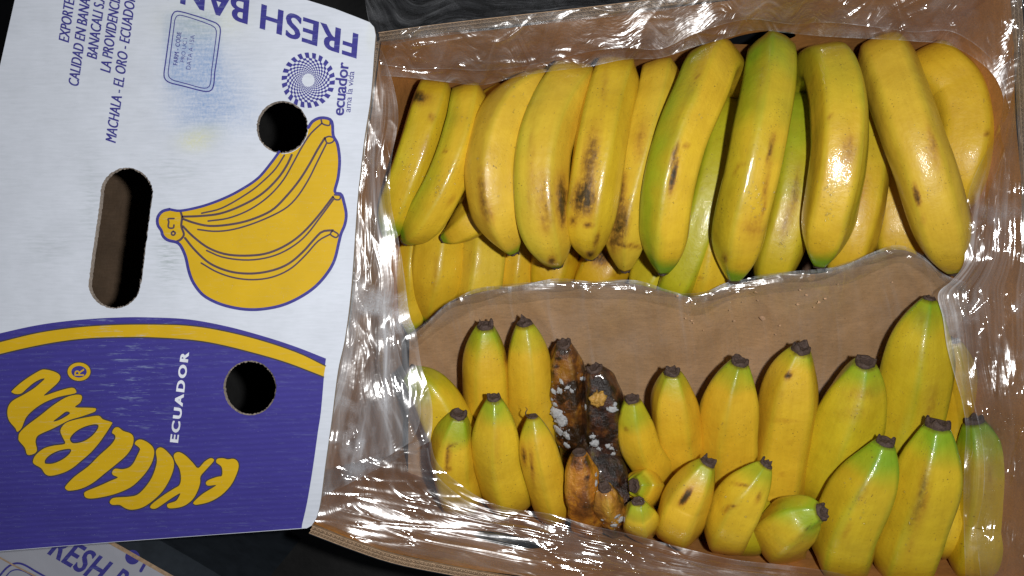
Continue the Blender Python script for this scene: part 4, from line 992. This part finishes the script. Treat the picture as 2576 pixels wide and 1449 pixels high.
lay_text('ama la vida', c1(2216, 1290), c1(2262, 820), np.array((-46, -5)) * .2193, M['ink'], bold=.0, ref='x', spacing=.95)
lay_text('FARM - CODE', c1(232, 748), c1(278, 370), np.array((-50, -6)) * .2193, M['ink'], bold=.0, thick=.02)
lay_text('PRO UC I', c1(312, 715), c1(345, 440), np.array((-45, -6)) * .2193, M['ink'], bold=-.008)
lay_text('DATA A 15A', c1(380, 800), c1(432, 405), np.array((-50, -6)) * .2193, M['ink'], bold=-.008)
lay_text('ECUADOR', (447.5, 1113), (475, 887), (-20, -2.5), M['whiteink'], bold=.022, thick=.03, spacing=1.28, off=.00050)
lay_text('R', c4(722, 190), c4(722, 128), (-82 * .29, 0), M['yellow'], bold=.01, off=.00064)

# farm code stamp box, two rounded frames
def frame(s):
    base = [(230, 128), (420, 175), (600, 235), (690, 275), (725, 340), (705, 520), (680, 700), (660, 830), (650, 960), (625, 1030), (570, 1050), (480, 1035), (310, 990), (150, 950), (92, 910), (78, 850), (95, 720), (125, 500), (155, 280), (172, 175)]
    c_ = np.mean(base, 0); q = [c1(c_[0] + (x - c_[0]) * s, c_[1] + (y - c_[1]) * (1 - (1 - s) * .62)) for x, y in base]
    q = [tuple(p) for p in catmull(q, 4, True)]; return q + q[:1]
strokes('stamp_frame', [(frame(1.0), 3.0), (frame(.855), 2.2)], M['ink'], .00030)

# chequered spiral sun
V = []; F = []; cx, cy = c1(1733, 920); rx, ry = 306 * .2193, 318 * .2193
NS = 22; rr = 1.0; k = 0; radii = [1.0, .80]
while radii[-1] > .26: radii.append(radii[-1] - (radii[-1] * .105))
for k in range(len(radii) - 1):
    for s_ in range(NS):
        a0 = (s_ + (0.5 * (k % 2)) + 0.05 * k) * 2 * math.pi / NS; wdt = .56 if k == 0 else .54
        a1_ = a0 + 2 * math.pi / NS * wdt; b = len(V); nn_ = 3
        for r_ in (radii[k], radii[k + 1]):
            for j in range(nn_ + 1):
                a = a0 + (a1_ - a0) * j / nn_ + (0.045 if r_ == radii[k + 1] else 0); V.append(LP(cx + rx * r_ * math.cos(a), cy + ry * r_ * math.sin(a), .0003))
        F += [(b + j, b + j + 1, b + nn_ + 2 + j, b + nn_ + 1 + j) for j in range(nn_)]
mesh('sun_emblem', V, F, M['ink'], lid, attrs={'wear': [0] * len(V)})

# printed bunch of bananas
arc = [(905, 352)] + [((710 + 66 * math.cos(a) - 367.2) / .37045, (320 + 67.5 * math.sin(a) - 254.2) / .37045) for a in np.linspace(R(98), R(-6), 16)]
top_l = [(160, 735), (235, 745), (380, 715), (520, 665), (640, 605), (760, 525), (850, 420), (905, 345)]
rest = [(1103, 180), (1130, 140), (1180, 115), (1240, 120), (1265, 150), (1272, 235), (1300, 290), (1315, 400), (1305, 520), (1282, 618), (1325, 632), (1345, 690), (1360, 770), (1350, 840), (1325, 900), (1310, 960), (1280, 1080), (1230, 1170), (1150, 1260), (1050, 1330), (930, 1385), (800, 1412), (680, 1415), (560, 1395), (460, 1360), (380, 1310), (320, 1230), (290, 1150), (270, 1060), (240, 990), (210, 960), (150, 945), (115, 915), (105, 880), (80, 840), (80, 790), (110, 750), (160, 735)]
s1 = catmull(cc(c3, top_l), 5); s2 = catmull(cc(c3, rest), 5)
poly = [tuple(p) for p in s1] + cc(c3, arc[2:-1]) + [tuple(p) for p in s2[:-1]]
board_part('printed_bunch', poly, [], M['yellow'], grid=18, off=.00026, attrs={'wear': lambda x, y: .05 + .6 * gs(x, y, 440, 560, 30, 20)})
strokes('bunch_outline', [(s1, 6.5), (s2, 7.5)], M['ink'], .00040)
K, k_ = 5.6, 4.2
ln = [([(245,785),(380,780),(520,760),(680,695),(800,620),(900,520),(960,430),(990,365)],K), ([(378,762),(520,725),(700,620),(800,540),(880,460),(940,368)],k_),
 ([(422,815),(560,795),(700,740),(830,650),(930,540),(1000,420),(1060,310),(1120,220),(1195,150)],k_), ([(250,800),(330,828),(430,848),(560,840),(700,810),(850,745),(950,650),(1040,540),(1110,430),(1165,330),(1215,250)],K),
 ([(352,872),(470,885),(600,870),(760,820),(930,740),(1020,660),(1100,540),(1160,420),(1225,290)],k_), ([(250,850),(320,920),(420,995),(540,1040),(680,1050),(820,1035),(950,980),(1060,900),(1170,780),(1270,650)],K),
 ([(412,1015),(520,1060),(680,1080),(830,1062),(960,1010),(1080,920),(1190,780),(1272,670)],k_), ([(265,930),(330,1010),(430,1100),(560,1155),(700,1172),(840,1155),(960,1110),(1060,1030),(1150,930),(1200,885),(1270,878)],K),
 ([(375,1100),(480,1160),(600,1200),(730,1213),(860,1195),(980,1140),(1080,1050),(1170,950),(1250,905)],k_), ([(235,750),(245,790),(240,850),(258,905),(235,940),(205,955)],K),
 ([(1190,128),(1200,155),(1245,165),(1252,128)],k_), ([(1215,250),(1230,285),(1265,280),(1278,255),(1245,240),(1215,250)],k_), ([(1270,650),(1285,668),(1315,668),(1318,642),(1280,637)],k_),
 ([(1268,880),(1252,905),(1290,927),(1306,905),(1268,880)],k_), ([(190,798),(150,800),(155,820),(152,858),(185,862),(190,842)],4.4), ([(185,884),(199,895),(190,910),(176,908),(174,893),(186,884)],4.4)]
strokes('bunch_lines', [(catmull(cc(c3, p), 4), w) for p, w in ln], M['brownline'], .00036)

# ------------------------------------------------------------------ second carton below, lower left
Z2 = -.10
S2 = lambda x, y, off=0: P(x, y, Z2 + off)
box2 = thing('stacked_carton', 'corner of another white printed banana carton lower down at the bottom left', 'carton', P(150, 1450, Z2))
e0, e1 = (150, 1285), (560, 1529)
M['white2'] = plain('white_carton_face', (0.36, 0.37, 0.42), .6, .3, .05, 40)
board_part('top_face', [(-300, 1200), (150 - 20, 1285 - 10), (281, 1366), (429, 1450), (560, 1529), (500, 1700), (-300, 1700)], [], M['white2'], grid=0, parent=box2, surf=S2)
strokes('raw_edge', [([(130, 1278), (281, 1366), (429, 1450), (600, 1552)], 10)], M['kraft_edge'], .0006, box2, S2)
strokes('scuffed_fold', [([(-20, 1392), (30, 1420), (90, 1450)], 4)], M['kraft_edge'], .0006, box2, S2)
V = []
for x, y in [(130, 1275), (281, 1366), (429, 1450), (600, 1552)]:
    p = S2(x, y, 0); d = Vector((.55, .83, 0)); V += [p, p + d * .014 + Vector((0, 0, -.02)), p + d * .02 + Vector((0, 0, -.18))]
mesh('side_face', V, [(3 * i + k, 3 * i + 3 + k, 3 * i + 4 + k, 3 * i + 1 + k) for i in range(3) for k in (0, 1)], M['slate'], box2)
lay_text('RESH', c5(575, 650), c5(1165, 1000), np.array((200, -235)) * .20834, M['ink'], thick=.016, bold=.014, spacing=1.06, parent=box2, surf=S2, off=.0004)
lay_text('BAN', c5(1290, 1065), c5(1700, 1310), np.array((200, -235)) * .20834, M['ink'], thick=.016, bold=.014, parent=box2, surf=S2, off=.0004)
board_part('printed_dot', [c5(1600 + 88 * math.cos(a), 695 + 88 * math.sin(a)) for a in np.linspace(0, 6.283, 33)[:-1]], [], M['ink'], grid=0, off=.0004, parent=box2, surf=S2, attrs={'wear': lambda x, y: 0})
strokes('stamp_frame', [(catmull(cc(c5, [(-60, 1010), (0, 915), (90, 815), (190, 768), (290, 785), (420, 860), (600, 960)]), 4), 5), (catmull(cc(c5, [(0, 1010), (70, 930), (130, 865), (210, 845), (300, 870), (420, 940)]), 4), 3)], M['ink'], .0004, box2, S2)
strokes('printed_mark', [(cc(c5, [(1700, 860), (1745, 780)]), 8)], M['ink'], .0004, box2, S2)
